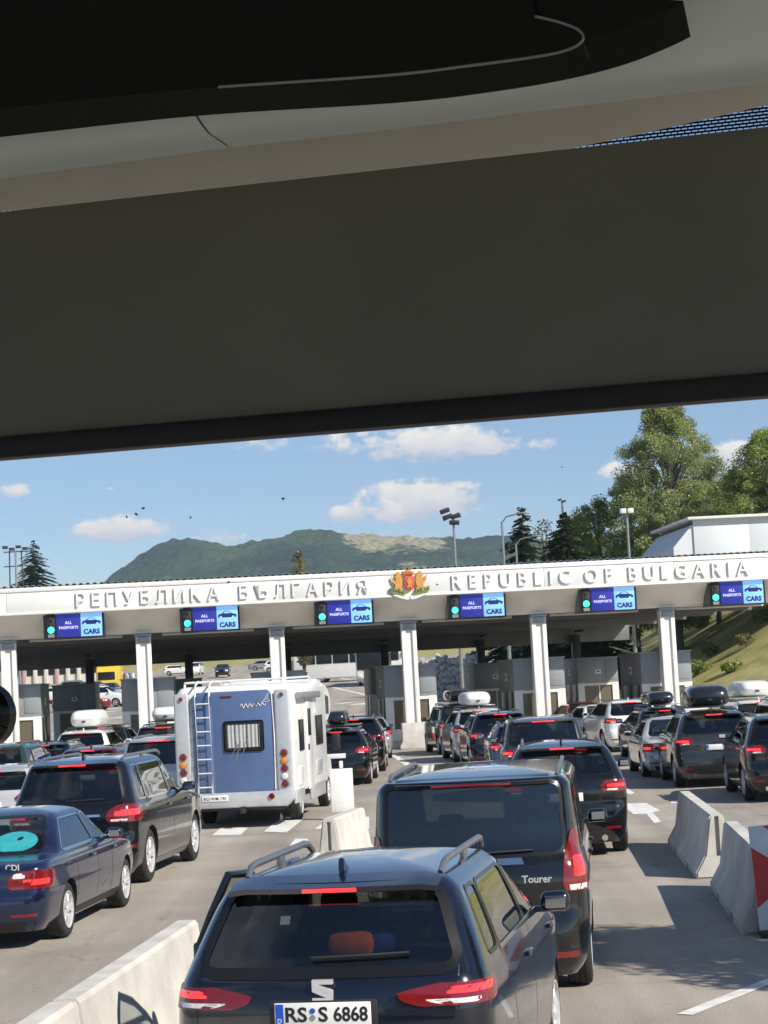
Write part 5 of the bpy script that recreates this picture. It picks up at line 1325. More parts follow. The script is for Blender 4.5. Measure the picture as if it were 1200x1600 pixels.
# ------------------------------------------------------------------ trees
def leaf_mat(name, c0, c1):
    m = bpy.data.materials.new(name); m.use_nodes = True; nt = m.node_tree; N = nt.nodes; L = nt.links; N.clear()
    o = N.new('ShaderNodeOutputMaterial'); d = N.new('ShaderNodeBsdfDiffuse'); t = N.new('ShaderNodeBsdfTranslucent'); g = N.new('ShaderNodeBsdfGlossy'); g.inputs['Roughness'].default_value = .4; g.inputs[0].default_value = (.5, .5, .5, 1)
    geo = N.new('ShaderNodeNewGeometry'); r = N.new('ShaderNodeValToRGB'); L.new(geo.outputs['Random Per Island'], r.inputs[0]); r.color_ramp.elements[0].color = (*c0, 1); r.color_ramp.elements[1].color = (*c1, 1)
    nz = N.new('ShaderNodeTexNoise'); nz.inputs['Scale'].default_value = .6; L.new(geo.outputs['Position'], nz.inputs['Vector'])
    mr = N.new('ShaderNodeMapRange'); mr.inputs[1].default_value = .35; mr.inputs[2].default_value = .65; mr.inputs[3].default_value = .7; mr.inputs[4].default_value = 1.25; L.new(nz.outputs[0], mr.inputs[0])
    sc_ = N.new('ShaderNodeVectorMath'); sc_.operation = 'SCALE'; L.new(r.outputs[0], sc_.inputs[0]); L.new(mr.outputs[0], sc_.inputs['Scale'])
    L.new(sc_.outputs[0], d.inputs[0]); L.new(sc_.outputs[0], t.inputs[0])
    m1 = N.new('ShaderNodeMixShader'); m1.inputs[0].default_value = .45; L.new(d.outputs[0], m1.inputs[1]); L.new(t.outputs[0], m1.inputs[2])
    m2 = N.new('ShaderNodeMixShader'); m2.inputs[0].default_value = .05; L.new(m1.outputs[0], m2.inputs[1]); L.new(g.outputs[0], m2.inputs[2]); L.new(m2.outputs[0], o.inputs[0])
    return m
ML_BIRCH = leaf_mat('leaves_birch', (.20, .25, .075), (.43, .47, .19)); ML_DECID = leaf_mat('leaves_broad', (.14, .20, .045), (.36, .41, .10)); ML_PINE = leaf_mat('needles_dark', (.030, .052, .024), (.075, .095, .042))
ML_SPRUCE = leaf_mat('needles_spruce', (.022, .046, .020), (.055, .085, .035)); ML_YELL = leaf_mat('needles_pale', (.16, .15, .05), (.28, .25, .10))
M_BARK = mat('bark', (.11, .085, .06), .9, var=.3, scale=5, bump=.5, bscale=20); M_BIRCHB = mat('bark_pale', (.20, .18, .15), .8, var=.3, scale=5)
def leaf_cloud(rng, centres, per, size):
    vs_, fs = [], []
    for (c, rad) in centres:
        for _ in range(int(per)):
            while True:
                p = Vector((rng.uniform(-1, 1), rng.uniform(-1, 1), rng.uniform(-1, 1)))
                if p.length_squared <= 1: break
            p = c + Vector((p.x * rad, p.y * rad, p.z * rad * .75)); n = Vector((rng.gauss(0, 1), rng.gauss(0, 1), rng.gauss(.25, 1))).normalized()
            a = n.orthogonal().normalized(); a.rotate(Matrix.Rotation(rng.uniform(0, 6.28), 3, n)); b = n.cross(a); s = size * rng.uniform(.6, 1.3)
            i = len(vs_); vs_ += [p - a * s * .5, p + b * s * .32, p + a * s * .55, p - b * s * .32]; fs.append((i, i + 1, i + 2, i + 3))
    return vs_, fs
def broad_tree(name, u, D, top_v, width, label, ml, seed, group=None, per=150, nclump=70, size=.24, shape=1.0, bark=M_BARK, crown_from=.22, x_off=0.):
    rng = random.Random(seed); p = at(u, top_v, D); base = Vector((p.x + x_off, D, zt(p.x, D) - .15)); Ht = p.z - base.z
    t = thing(name, label, 'tree', base, 0, group)
    cent = []; wv = width / 2
    nclump = int(nclump * 3.4); per = int(per * .40)
    for k in range(nclump):
        f = rng.uniform(crown_from, .975); prof = math.sin(min(1, (f - crown_from) / (1 - crown_from) * .92 + .10) ** shape * math.pi) ** .7
        a = rng.uniform(0, 6.28); r = wv * prof * math.sqrt(rng.uniform(.12, 1)) * rng.uniform(.8, 1.12)
        cent.append((Vector((math.cos(a) * r, math.sin(a) * r, f * Ht)), rng.uniform(.45, 1.1) * (wv * .13 + .22)))
    bm = bmesh.new(); bm_tube(bm, [(0, 0, 0), (.1 * rng.uniform(-1, 1), .1, Ht * .3), (.25 * rng.uniform(-1, 1), .1, Ht * .6), (.2 * rng.uniform(-1, 1), 0, Ht * .92)], [wv * .075 + .06, wv * .06 + .04, wv * .035 + .02, .02], 8); tr = bobj('trunk', bm, bark, t, smooth=True)
    for c, rad in cent[::5]:
        z0 = max(Ht * .14, c.z - Ht * .16 - .3 * math.hypot(c.x, c.y)); m_ = Vector((c.x * .4, c.y * .4, z0 + (c.z - z0) * .55)); tube('limb', [(0, 0, z0), m_, c], [wv * .022 + .008, wv * .012 + .006, .006], bark, tr, 5)
    vs_, fs = leaf_cloud(rng, cent, per, size); mobj('crown', vs_, fs, ml, t)
    return t
def conifer(name, u, D, top_v, width, label, ml, seed, group=None, levels=22, size=.26, x_off=0., droop=.35):
    rng = random.Random(seed); p = at(u, top_v, D); base = Vector((p.x, D, zt(p.x, D) - .15)); Ht = p.z - base.z
    t = thing(name, label, 'tree', base, 0, group)
    tr = tube('trunk', [(0, 0, 0), (0, 0, Ht * .5), (0, 0, Ht)], [.05 + Ht * .014, .03 + Ht * .008, .02], M_BARK, t, 8)
    vs_, fs = [], []
    for l in range(levels):
        f = .12 + .87 * l / (levels - 1); z = Ht * f; ln = width / 2 * (1 - f) ** .85 * rng.uniform(.85, 1.1) + .15; nb = 9 + int(7 * (1 - f))
        for b in range(nb):
            a = rng.uniform(0, 6.283); zj = rng.uniform(-.5, .5) * Ht / levels * .9; L_ = ln * (rng.uniform(.75, 1.12) if rng.random() > .3 else rng.uniform(.35, .7)); d = Vector((math.cos(a), math.sin(a), 0)); sd = Vector((-d.y, d.x, 0))
            n = max(4, int(L_ / .12))
            for i in range(n):
                q_ = (i + rng.random()) / n; c = d * L_ * q_ + Vector((0, 0, z + zj - droop * L_ * q_ ** 1.4 + .12 * q_ * L_)); w = L_ * .22 * (1 - q_ * .6) + .05
                for s in (-1, 1):
                    e = c + sd * s * w * rng.uniform(.6, 1.2) + d * w * .5 + Vector((0, 0, rng.uniform(-.16, .04))); th = Vector((0, 0, size * .22)); k = len(vs_)
                    vs_ += [c - d * .05 - th, e - th * .4, e + d * .1 + th * .3, c + d * size * .5 + th * .5]; fs.append((k, k + 1, k + 2, k + 3))
    mobj('crown', vs_, fs, ml, t); return t
TB = 'trees on the bank behind the canopy'
uv_ = project((8.6, 14.6, 6.6)); broad_tree('roadside_tree', uv_[0], 14.6, uv_[1], 4.2, 'leafy roadside tree whose shadow falls across the lane by the chevron board', ML_DECID, 77, None, per=300, nclump=60, size=.12, crown_from=.42)
broad_tree('birch_tree', 1035, 128, 612, 8.2, 'tall airy pale green tree rising high above the canopy', ML_BIRCH, 3, None, per=560, nclump=175, size=.125, shape=.85, bark=M_BIRCHB, crown_from=.12)
broad_tree('broadleaf_tree', 1105, 131, 690, 3.6, 'slender side tree leaning out right of the tall pale green tree', ML_BIRCH, 31, None, per=130, nclump=50, size=.125, bark=M_BIRCHB)
broad_tree('broadleaf_tree', 1195, 122, 672, 7.5, 'big rounded yellow green tree behind the pale metal building', ML_DECID, 5, None, per=560, nclump=90, size=.125)
broad_tree('broadleaf_tree', 1145, 136, 735, 7.5, 'mid green tree between the tall pale tree and the rounded one', ML_DECID, 6, None, per=460, nclump=70, size=.125)
broad_tree('broadleaf_tree', 930, 132, 776, 7.0, 'bushy green tree left of the tall pale green tree', ML_DECID, 8, None, per=460, nclump=60, size=.125)
broad_tree('broadleaf_tree', 978, 138, 738, 6.5, 'green tree close against the left of the tall pale tree', ML_DECID, 9, None, per=460, nclump=60, size=.125)
broad_tree('broadleaf_tree', 1085, 140, 752, 9.0, 'dense green tree low behind the tall pale tree', ML_DECID, 10, None, per=460, nclump=70, size=.125)
broad_tree('broadleaf_tree', 850, 150, 808, 4.5, 'thin half bare grey tree between the two dark conifers', leaf_mat('leaves_sparse', (.10, .10, .07), (.20, .19, .13)), 12, None, per=30, nclump=40, size=.2)
conifer('pine_tree', 815, 140, 792, 10., 'dark pine beside the leaning street lamp', ML_PINE, 13, None, 44)
conifer('pine_tree', 880, 128, 800, 12., 'broad dark conifer below the floodlight mast on the bank', ML_PINE, 14, None, 46)
conifer('spruce_tree', 52, 320, 844, 22., 'lone spruce with spreading branches beside the floodlight frame', ML_SPRUCE, 15, None, 40)
broad_tree('small_bush_tree', 466, 160, 856, 2.2, 'small yellowish treetop peeping over the canopy roof', ML_YELL, 16, None, per=60, nclump=40, size=.2)
for i, (u, D, v, w) in enumerate(((1230, 128, 700, 6), (1290, 122, 690, 7), (1180, 150, 730, 6), (905, 150, 800, 4), (1030, 150, 800, 6))):
    broad_tree('broadleaf_tree', u, D, v, w, ['green tree beyond the pale metal building', 'leafy tree at the end of the wooded bank', 'tree at the back of the wooded bank', 'small tree at the foot of the wooded bank', 'shaded tree behind the tall pale tree'][i], ML_DECID, 40 + i, TB, per=150, nclump=55, size=.24)
# shrubs along the bank, seen beneath the canopy edge
for i in range(12):
    u = 905 + i * 26; D = 104 + (i % 3) * 5; p = at(u, 1000, D); rng = random.Random(70 + i); r = rng.uniform(.5, 1.0)
    b = thing('shrub', 'low yellow green shrub on the dry grass bank under the canopy edge', 'shrub', (p.x, D, zt(p.x, D)), 0, 'shrubs on the dry bank')
    vs_, fs = leaf_cloud(rng, [(Vector((rng.uniform(-.4, .4), rng.uniform(-.4, .4), .25 + rng.uniform(0, .5) * r)), .5 * r) for _ in range(7)], 90, .16); mobj('foliage', vs_, fs, ML_DECID if i % 2 else ML_YELL, b)
    tube('stem', [(0, 0, -.1), (0, 0, .5)], .03, M_BARK, b, 5)

# ------------------------------------------------------------------ light masts and building behind
def mast(name, u, D, top_v, label, kind, base_v=None):
    p = at(u, top_v, D); z0 = zt(p.x, D); t = thing(name, label, 'light mast', (p.x, D, z0), 0); h = p.z - z0
    lathe('pole', [(0, .14), (h * .5, .10), (h, .07)], M_CAP, t, 10)
    if kind == 'flood':
        for k, (dx, dz, a) in enumerate(((-.35, .02, -.5), (.15, .05, -.35), (-.5, .40, -.5), (.05, -.35, .1))):
            l = box('floodlight', (dx, -.1, h + dz), (.62, .3, .22), M_DARKCOL, t, .03, Matrix.Rotation(a * .6, 3, 'Y') @ Matrix.Rotation(.4, 3, 'X'))
        tube('bracket', [(-.6, 0, h - .2), (.35, 0, h + .25)], .04, M_DARKCOL, t)
    elif kind == 'small':
        for dx, dz in ((-.16, .05), (.14, -.06)): box('floodlight', (dx, -.05, h + dz), (.26, .16, .14), M_DARKCOL, t, .02, Matrix.Rotation(-.3, 3, 'Y'))
    elif kind == 'twin':
        for dx in (-.22, .22): box('lamp_head', (dx, -.05, h + .05), (.34, .5, .3), M_WHITEP, t, .05)
    elif kind == 'arm':
        tube('arm', [(0, 0, h - .1), (.3, -.1, h + .3), (1.2, -.2, h + .45)], .05, M_CAP, t); box('lamp_head', (1.4, -.22, h + .46), (.7, .22, .1), M_CAP, t, .03)
    elif kind == 'frame':
        for dx in (-.5, .5): tube('upright', [(dx, 0, h - 3), (dx * .9, 0, h)], .05, M_DARKCOL, t)
        for k in range(4): box('floodlight', (-.75 + .5 * k, -.1, h + (.1 if k % 2 else .25)), (.4, .25, .22), M_DARKCOL, t, .03)
        for dz in (-1.2, -.1): tube('crossbar', [(-.9, 0, h + dz), (.9, 0, h + dz)], .04, M_DARKCOL, t)
mast('floodlight_mast', 708, 118, 808, 'grey floodlight mast with dark lamps above the canopy letters', 'flood')
mast('street_lamp', 784, 122, 815, 'slim street lamp with curved arm beside the dark pine', 'arm')
mast('street_lamp', 806, 130, 850, 'short street lamp with curved arm in front of the dark pine', 'arm')
mast('lamp_mast', 979, 112, 800, 'white twin headed lamp mast in front of the tall pale tree', 'twin')
mast('floodlight_mast', 878, 134, 782, 'floodlight mast poking above the broad dark conifer', 'small')
mast('floodlight_gantry', 24, 145, 860, 'dark floodlight frame beside the lone spruce', 'frame')

def metal_building():
    D = 110.; a = at(1082, 812, D); b = at(1330, 800, D); zb = max(6.2, zt(a.x + 4, D) - .6); top = a.z
    t = thing('metal_building', 'pale blue grey metal clad building with sloped end rising behind the canopy', 'building', (a.x, D, 0), R(4))
    m = mat('cladding_pale', (.60, .63, .66), .45, metal=.0, var=.04, scale=.6)
    w = 13.
    bm = bmesh.new(); A = [(0, 0, 3.0), (w, 0, 3.0), (w, 0, top), (0, 0, top)]
    # ribbed cladding panels
    n = 4
    for i in range(n): box('cladding_panel', (w * (i + .5) / n, 0, (zb + top) / 2), (w / n - .006, .1, top - zb), m, t, .003)
    bm.free(); box('core', (w / 2, 5.1, (zb + top) / 2 - .1), (w - .2, 10, top - zb - .3), M_CAP, t)
    box('parapet', (w / 2 - .1, 4.9, top + .06), (w + .5, 10.6, .16), M_FASCIA, t, .02)
    prism('sloped_end', [(-1.2, zb), (0, zb), (0, top - .3), (-.05, top - .3), (-1.2, top - 1.55)], 0.05, 9.8, 'y', m, t)
metal_building()

# ------------------------------------------------------------------ beyond the kiosks
def rock_wall():
    a = at(650, 1068, 150); b = at(752, 1072, 140); a.z = b.z = 0; d = b - a
    z0 = min(zt(a.x, a.y), zt(b.x, b.y)) - .2; hh = 2.9
    t = thing('rock_wall', 'pale rough rock retaining wall behind the middle kiosks', 'wall', (a.x, a.y, z0), math.atan2(d.y, d.x)); L_ = d.length; rng = random.Random(9)
    mr_ = mat('pale_rock', (.40, .40, .39), .9, var=.35, scale=1.2, bump=.6, bscale=6)
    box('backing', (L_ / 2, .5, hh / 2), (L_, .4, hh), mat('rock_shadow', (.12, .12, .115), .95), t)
    protos = []
    for k in range(6):
        bm = bmesh.new(); bmesh.ops.create_icosphere(bm, subdivisions=1, radius=.5)
        for v in bm.verts: v.co *= rng.uniform(.7, 1.15)
        o = bobj('rock', bm, mr_, t); protos.append(o)
    k = 0; x = .15
    while x < L_:
        z = .1
        while z < hh:
            w, h_ = rng.uniform(.22, .42), rng.uniform(.35, .75)
            if k < 290:
                o = protos[k] if k < 6 else protos[k % 6].copy()
                if k >= 6: C.objects.link(o)
                o.parent = t; o.location = (x + rng.uniform(-.06, .06), .25 + rng.uniform(-.08, .08), z + h_ / 2); o.scale = (w * 1.2, .5, h_ * 1.15); o.rotation_euler = (0, rng.uniform(-.25, .25), rng.uniform(0, 6)) if False else (0, rng.uniform(-.3, .3), 0)
            k += 1; z += h_
        x += .30
    s = bpy.data.objects.new('x', None); bpy.data.objects.remove(s)
    q_ = box('blue_sign', (0, 0, 0), (.95, .05, .9), mat('sign_blue', (.10, .25, .65), .5, var=.1), None, .01); q_.location = (b.x - .95, b.y - 1.1, zt(b.x, b.y) + 1.3); tag(q_, 'small blue panel in front of the rock wall', 'sign')
    tube('post', [(0, .05, -1.5), (0, .05, .3)], .04, M_CAP, q_)
rock_wall()
wl = box('retaining_wall', (0, 0, 0), (11, .5, 2.6), mat('brown_wall', (.12, .085, .06), .9, var=.3, scale=.8, bump=.4, bscale=8), None, .03)
pw_ = at(505, 1050, 215); wl.location = (pw_.x, 215, zt(pw_.x, 215) + .9); wl.rotation_euler = (0, 0, R(-8)); tag(wl, 'low brown retaining wall left of the white coach', 'wall')

def coach(u, D, hd, label):
    p = at(u, 1060, D); t = thing('coach', label, 'bus', (p.x, D, zt(p.x, D) + .05), -R(hd), 'white coaches beyond the kiosks')
    L_, W, H_ = 11.5, 2.52, 3.5; mwh = P['white']
    bm = bmesh.new(); bm_box(bm, (0, L_ / 2, .35 + (H_ - .35) / 2), (W, L_, H_ - .35), None, .16, 3); bobj('body', bm, mwh, t, smooth=True)
    box('windscreen', (0, -.01, 2.35), (W - .22, .06, 1.75), M_SEAL, t, .1); box('bumper', (0, -.04, .55), (W - .1, .12, .35), M_CAP, t, .05)
    for s in (-1, 1):
        for k in range(6): box('side_window', (s * (W / 2 + .004), 1.2 + 1.75 * k, 2.45), (.03, 1.62, 1.15), M_SEAL, t, .05)
        for y in (2.4, 8.6): add_wheel(t, s * (W / 2 - .16), y, .5, 1)
        box('head_light', (s * .95, -.03, .95), (.36, .08, .2), M_LAMPW, t, .03); m_ = box('wing_mirror', (s * 1.45, -.25, 2.7), (.22, .16, .5), M_SEAL, t, .05); tube('mirror_arm', [(s * 1.1, 0, 3.1), (s * 1.4, -.2, 2.9)], .03, M_SEAL, m_)
    box('destination_panel', (0, -.03, 3.22), (1.6, .04, .2), M_INK, t)
coach(578, 178, 4, 'white coach with large dark windscreen parked left of the middle kiosk')
coach(634, 198, -80, 'white coach seen behind the head of the middle column')

def yellow_truck(u, D, v):
    p = at(u, v, D); t = thing('yellow_truck', 'yellow truck with dark windscreen facing the kiosks on the plaza', 'truck', (p.x, D, zt(p.x, D)), R(3)); my = mat('truck_yellow', (.72, .46, .03), .4, coat=.5, var=.06)
    bm = bmesh.new(); bm_prism(bm, [(0, .45), (0, 1.25), (.25, 2.45), (.5, 2.75), (1.7, 2.75), (1.7, .45)], -1.05, 1.05, 'x'); bmesh.ops.recalc_face_normals(bm, faces=bm.faces); bmesh.ops.bevel(bm, geom=bm.edges[:], offset=.1, segments=2, affect='EDGES'); bobj('cab', bm, my, t, smooth=True)
    box('windscreen', (0, .10, 1.86), (1.75, .08, .85), M_SEAL, t, .04, Matrix.Rotation(-.2, 3, 'X')); box('grille', (0, -.02, .98), (1.4, .06, .22), M_INK, t, .02); box('bumper', (0, -.05, .52), (2.1, .14, .3), M_CAP, t, .04)
    box('cargo_body', (0, 4.2, 1.9), (2.3, 4.8, 2.4), my, t, .06)
    for s in (-1, 1):
        box('head_light', (s * .8, -.04, .82), (.3, .06, .16), M_LAMPW, t, .02)
        for y in (.9, 5.4): add_wheel(t, s * .95, y, .42, 1)
yellow_truck(167, 198, 1078)
# parked and moving cars on the plaza
PK = 'cars standing on the plaza beyond the kiosks'
far = [('suv', 350, 252, 178, 'black', 'dark SUV driving on the open plaza beyond the canopy'), ('mpv', 311, 275, 185, 'white', 'white van at the far edge of the plaza'), ('hatch', 468, 205, 178, 'white', 'white car beyond the second column, near the brown wall'),
       ('saloon', 430, 250, 90, 'silver', 'silver car crossing the plaza beyond the canopy'), ('suv', 412, 262, 95, 'white', 'white car at the far side of the plaza'), ('saloon', 157, 162, 182, 'white', 'white car driving in front of the yellow truck'),
       ('hatch', 175, 180, 182, 'black', 'black car close behind the white one at the yellow truck'), ('saloon', 100, 168, 98, 'steelblue', 'blue grey saloon parked side on in the left row'), ('saloon', 122, 178, 98, 'silver', 'silver saloon parked side on in the left row'),
       ('hatch', 118, 190, 98, 'steelblue', 'blue grey hatchback in the left parking row'), ('hatch', 90, 200, 98, 'grey', 'grey hatchback in the left parking row'), ('saloon', 82, 152, 98, 'red', 'red car parked side on beyond the left kiosk'), ('mpv', 112, 158, 98, 'white', 'white people carrier parked beyond the left kiosk'),
       ('hatch', 255, 280, 90, 'white', 'white hatchback far up the plaza'), ('saloon', 388, 285, 90, 'grey', 'grey saloon far up the plaza'), ('hatch', 60, 175, 98, 'white', 'white hatchback at the near end of the left parking row')]
for (k, u, D, hd, col, lab) in far:
    p = at(u, 1060, D); o = place(k, (p.x, D, 0), hd, col, {'suv': 'suv_car', 'mpv': 'people_carrier', 'hatch': 'estate_car', 'saloon': 'saloon_car'}[k], lab, PK)
    o.location.z = zt(p.x, D) + .03
    if hd in (178, 182, 185): o.rotation_euler.x = R(0)

def low_building():
    p = at(55, 1050, 262); t = thing('low_building', 'long pale low building with pinkish posts at the far left', 'building', (p.x, 262, zt(p.x, 262) - .1), R(-3)); mw = mat('pale_render', (.62, .57, .50), .85, var=.1); mp_ = mat('pink_render', (.50, .30, .30), .85, var=.1)
    box('wall', (0, 2, 2.2), (22, 4, 4.4), mw, t)
    for i in range(15): box('post', (-10.5 + 1.5 * i, -.15, 2.1), (.45, .3, 4.2), mp_ if i % 3 == 0 else mw, t, .03)
    for i in range(14): box('window', (-9.75 + 1.5 * i, -.02, 2.2), (.8, .08, 1.8), M_SEAL, t)
    box('roof', (0, 1.9, 4.55), (22.8, 5, .3), M_CAP, t, .03)
low_building()

# people crossing the plaza, far off
def person_mesh():
    sk = [(0, 0, .95), (0, 0, 1.15), (0, 0, 1.40), (0, 0, 1.52), (0, .02, 1.66), (0, .02, 1.76), (.10, 0, .90), (.12, .02, .50), (.11, -.03, .08), (.11, .10, .04), (-.10, 0, .90), (-.13, -.05, .50), (-.12, -.14, .10), (-.12, -.02, .04), (.20, 0, 1.40), (.26, .02, 1.12), (.24, .12, .90), (-.20, 0, 1.40), (-.26, -.02, 1.12), (-.25, .02, .88)]
    rr = [.15, .13, .15, .06, .105, .08, .09, .065, .045, .04, .09, .065, .045, .04, .065, .05, .04, .065, .05, .04]
    ed = [(0, 1), (1, 2), (2, 3), (3, 4), (4, 5), (0, 6), (6, 7), (7, 8), (8, 9), (0, 10), (10, 11), (11, 12), (12, 13), (2, 14), (14, 15), (15, 16), (2, 17), (17, 18), (18, 19)]
    me = bpy.data.meshes.new('p'); me.from_pydata(sk, ed, []); o = bpy.data.objects.new('p', me); C.objects.link(o)
    md = o.modifiers.new('s', 'SKIN'); 
    for v, r in zip(me.skin_vertices[0].data, rr): v.radius = (r, r * .8)
    me.skin_vertices[0].data[0].use_root = True
    o.modifiers.new('u', 'SUBSURF').levels = 1
    bpy.context.view_layer.update(); m2 = bpy.data.meshes.new_from_object(o.evaluated_get(bpy.context.evaluated_depsgraph_get())); bpy.data.objects.remove(o); return m2
pm_ = person_mesh()
skin = mat('skin', (.45, .28, .2), .6)
shirts = [mat('shirt_white', (.7, .7, .68), .8), mat('shirt_dark', (.03, .03, .04), .8), mat('shirt_red', (.4, .05, .05), .8), mat('shirt_blue', (.08, .15, .35), .8)]; trs = [mat('trousers_dark', (.03, .03, .04), .8), mat('trousers_beige', (.4, .35, .26), .8)]
for i, (u, D, sh_, tr_, lab) in enumerate(((188, 228, 0, 1, 'person in white shirt and beige trousers walking past the yellow truck'), (193, 232, 1, 0, 'person in all dark clothes beside the yellow truck'), (198, 226, 0, 0, 'person in white shirt and dark trousers walking near the yellow truck'), (203, 235, 3, 0, 'person in blue shirt walking behind the group by the truck'), (208, 230, 0, 1, 'last person in pale clothes at the right of the walking group'), (227, 240, 2, 0, 'person in red shirt walking alone on the plaza'))):
    me = pm_.copy(); me.materials.clear()
    for m_ in (skin, shirts[sh_], trs[tr_]): me.materials.append(m_)
    for p in me.polygons: z = p.center.z; p.material_index = 0 if z > 1.50 or (abs(p.center.x) > .2 and z < 1.0) else (1 if z > .93 else 2); p.use_smooth = True
    o = link(bpy.data.objects.new('person', me)); p = at(u, 1050, D); o.location = (p.x, D, zt(p.x, D)); o.rotation_euler = (0, 0, i * 1.1); tag(o, lab, 'person', 'people walking on the plaza')

# ------------------------------------------------------------------ the coach we sit in
YAWB = R(-12.5)
bus = thing('tour_bus', 'interior front of the coach we look out of, with grey sun blind across its windscreen', 'bus', (0, 0, 0), YAWB)
MBI = Matrix.Rotation(-YAWB, 3, 'Z')
def bpx(u, v, Y):
    """bus-local (x, z) of a pixel on the upright plane at distance Y ahead"""
    d = MBI @ ray(u, v); t = Y / d.y; return (d.x * t, EYE + d.z * t)
def fabric_mat():
    m, nt, b = nodes_of('blind_fabric'); N = nt.nodes; L = nt.links
    tc = N.new('ShaderNodeTexCoord'); wv = N.new('ShaderNodeTexWave'); wv.inputs['Scale'].default_value = 260; wv.bands_direction = 'Z'; L.new(tc.outputs['Object'], wv.inputs['Vector'])
    w2 = N.new('ShaderNodeTexWave'); w2.inputs['Scale'].default_value = 260; w2.bands_direction = 'X'; L.new(tc.outputs['Object'], w2.inputs['Vector'])
    nz = N.new('ShaderNodeTexNoise'); nz.inputs['Scale'].default_value = 6; nz.inputs['Detail'].default_value = 6; L.new(tc.outputs['Object'], nz.inputs['Vector'])
    r = N.new('ShaderNodeValToRGB'); L.new(nz.outputs[0], r.inputs[0]); r.color_ramp.elements[0].position = .3; r.color_ramp.elements[0].color = (.20, .195, .17, 1); r.color_ramp.elements[1].position = .7; r.color_ramp.elements[1].color = (.24, .235, .20, 1)
    L.new(r.outputs[0], b.inputs['Base Color']); b.inputs['Roughness'].default_value = .95; b.inputs['Specular IOR Level'].default_value = .15
    tl_ = N.new('ShaderNodeBsdfTranslucent'); tl_.inputs[0].default_value = (.46, .44, .39, 1); mx = N.new('ShaderNodeMixShader'); mx.inputs[0].default_value = .42; L.new(b.outputs[0], mx.inputs[1]); L.new(tl_.outputs[0], mx.inputs[2]); L.new(mx.outputs[0], N['Material Output'].inputs[0])
    ad = N.new('ShaderNodeMath'); ad.operation = 'ADD'; L.new(wv.outputs[0], ad.inputs[0]); L.new(w2.outputs[0], ad.inputs[1])
    bp = N.new('ShaderNodeBump'); bp.inputs['Strength'].default_value = .15; bp.inputs['Distance'].default_value = .001; L.new(ad.outputs[0], bp.inputs['Height']); L.new(bp.outputs[0], b.inputs['Normal'])
    return m
def frit_mat():
    m = bpy.data.materials.new('frit_dots'); m.use_nodes = True; nt = m.node_tree; N = nt.nodes; L = nt.links; N.clear()
    o = N.new('ShaderNodeOutputMaterial'); tc = N.new('ShaderNodeTexCoord'); br = N.new('ShaderNodeTexBrick'); br.inputs['Scale'].default_value = 1.0
    sep = N.new('ShaderNodeSeparateXYZ'); L.new(tc.outputs['Object'], sep.inputs[0]); cb = N.new('ShaderNodeCombineXYZ'); L.new(sep.outputs[0], cb.inputs[0]); L.new(sep.outputs[2], cb.inputs[1]); L.new(cb.outputs[0], br.inputs['Vector'])
    br.inputs['Brick Width'].default_value = .0066; br.inputs['Row Height'].default_value = .0033; br.inputs['Mortar Size'].default_value = .0006; br.inputs['Color1'].default_value = (1, 1, 1, 1); br.inputs['Color2'].default_value = (1, 1, 1, 1); br.inputs['Mortar'].default_value = (0, 0, 0, 1)
    tr = N.new('ShaderNodeBsdfTransparent'); d = N.new('ShaderNodeBsdfDiffuse'); d.inputs[0].default_value = (.01, .01, .01, 1); mx = N.new('ShaderNodeMixShader'); L.new(br.outputs['Color'], mx.inputs[0]); L.new(d.outputs[0], mx.inputs[1]); L.new(tr.outputs[0], mx.inputs[2]); L.new(mx.outputs[0], o.inputs[0])
    return m
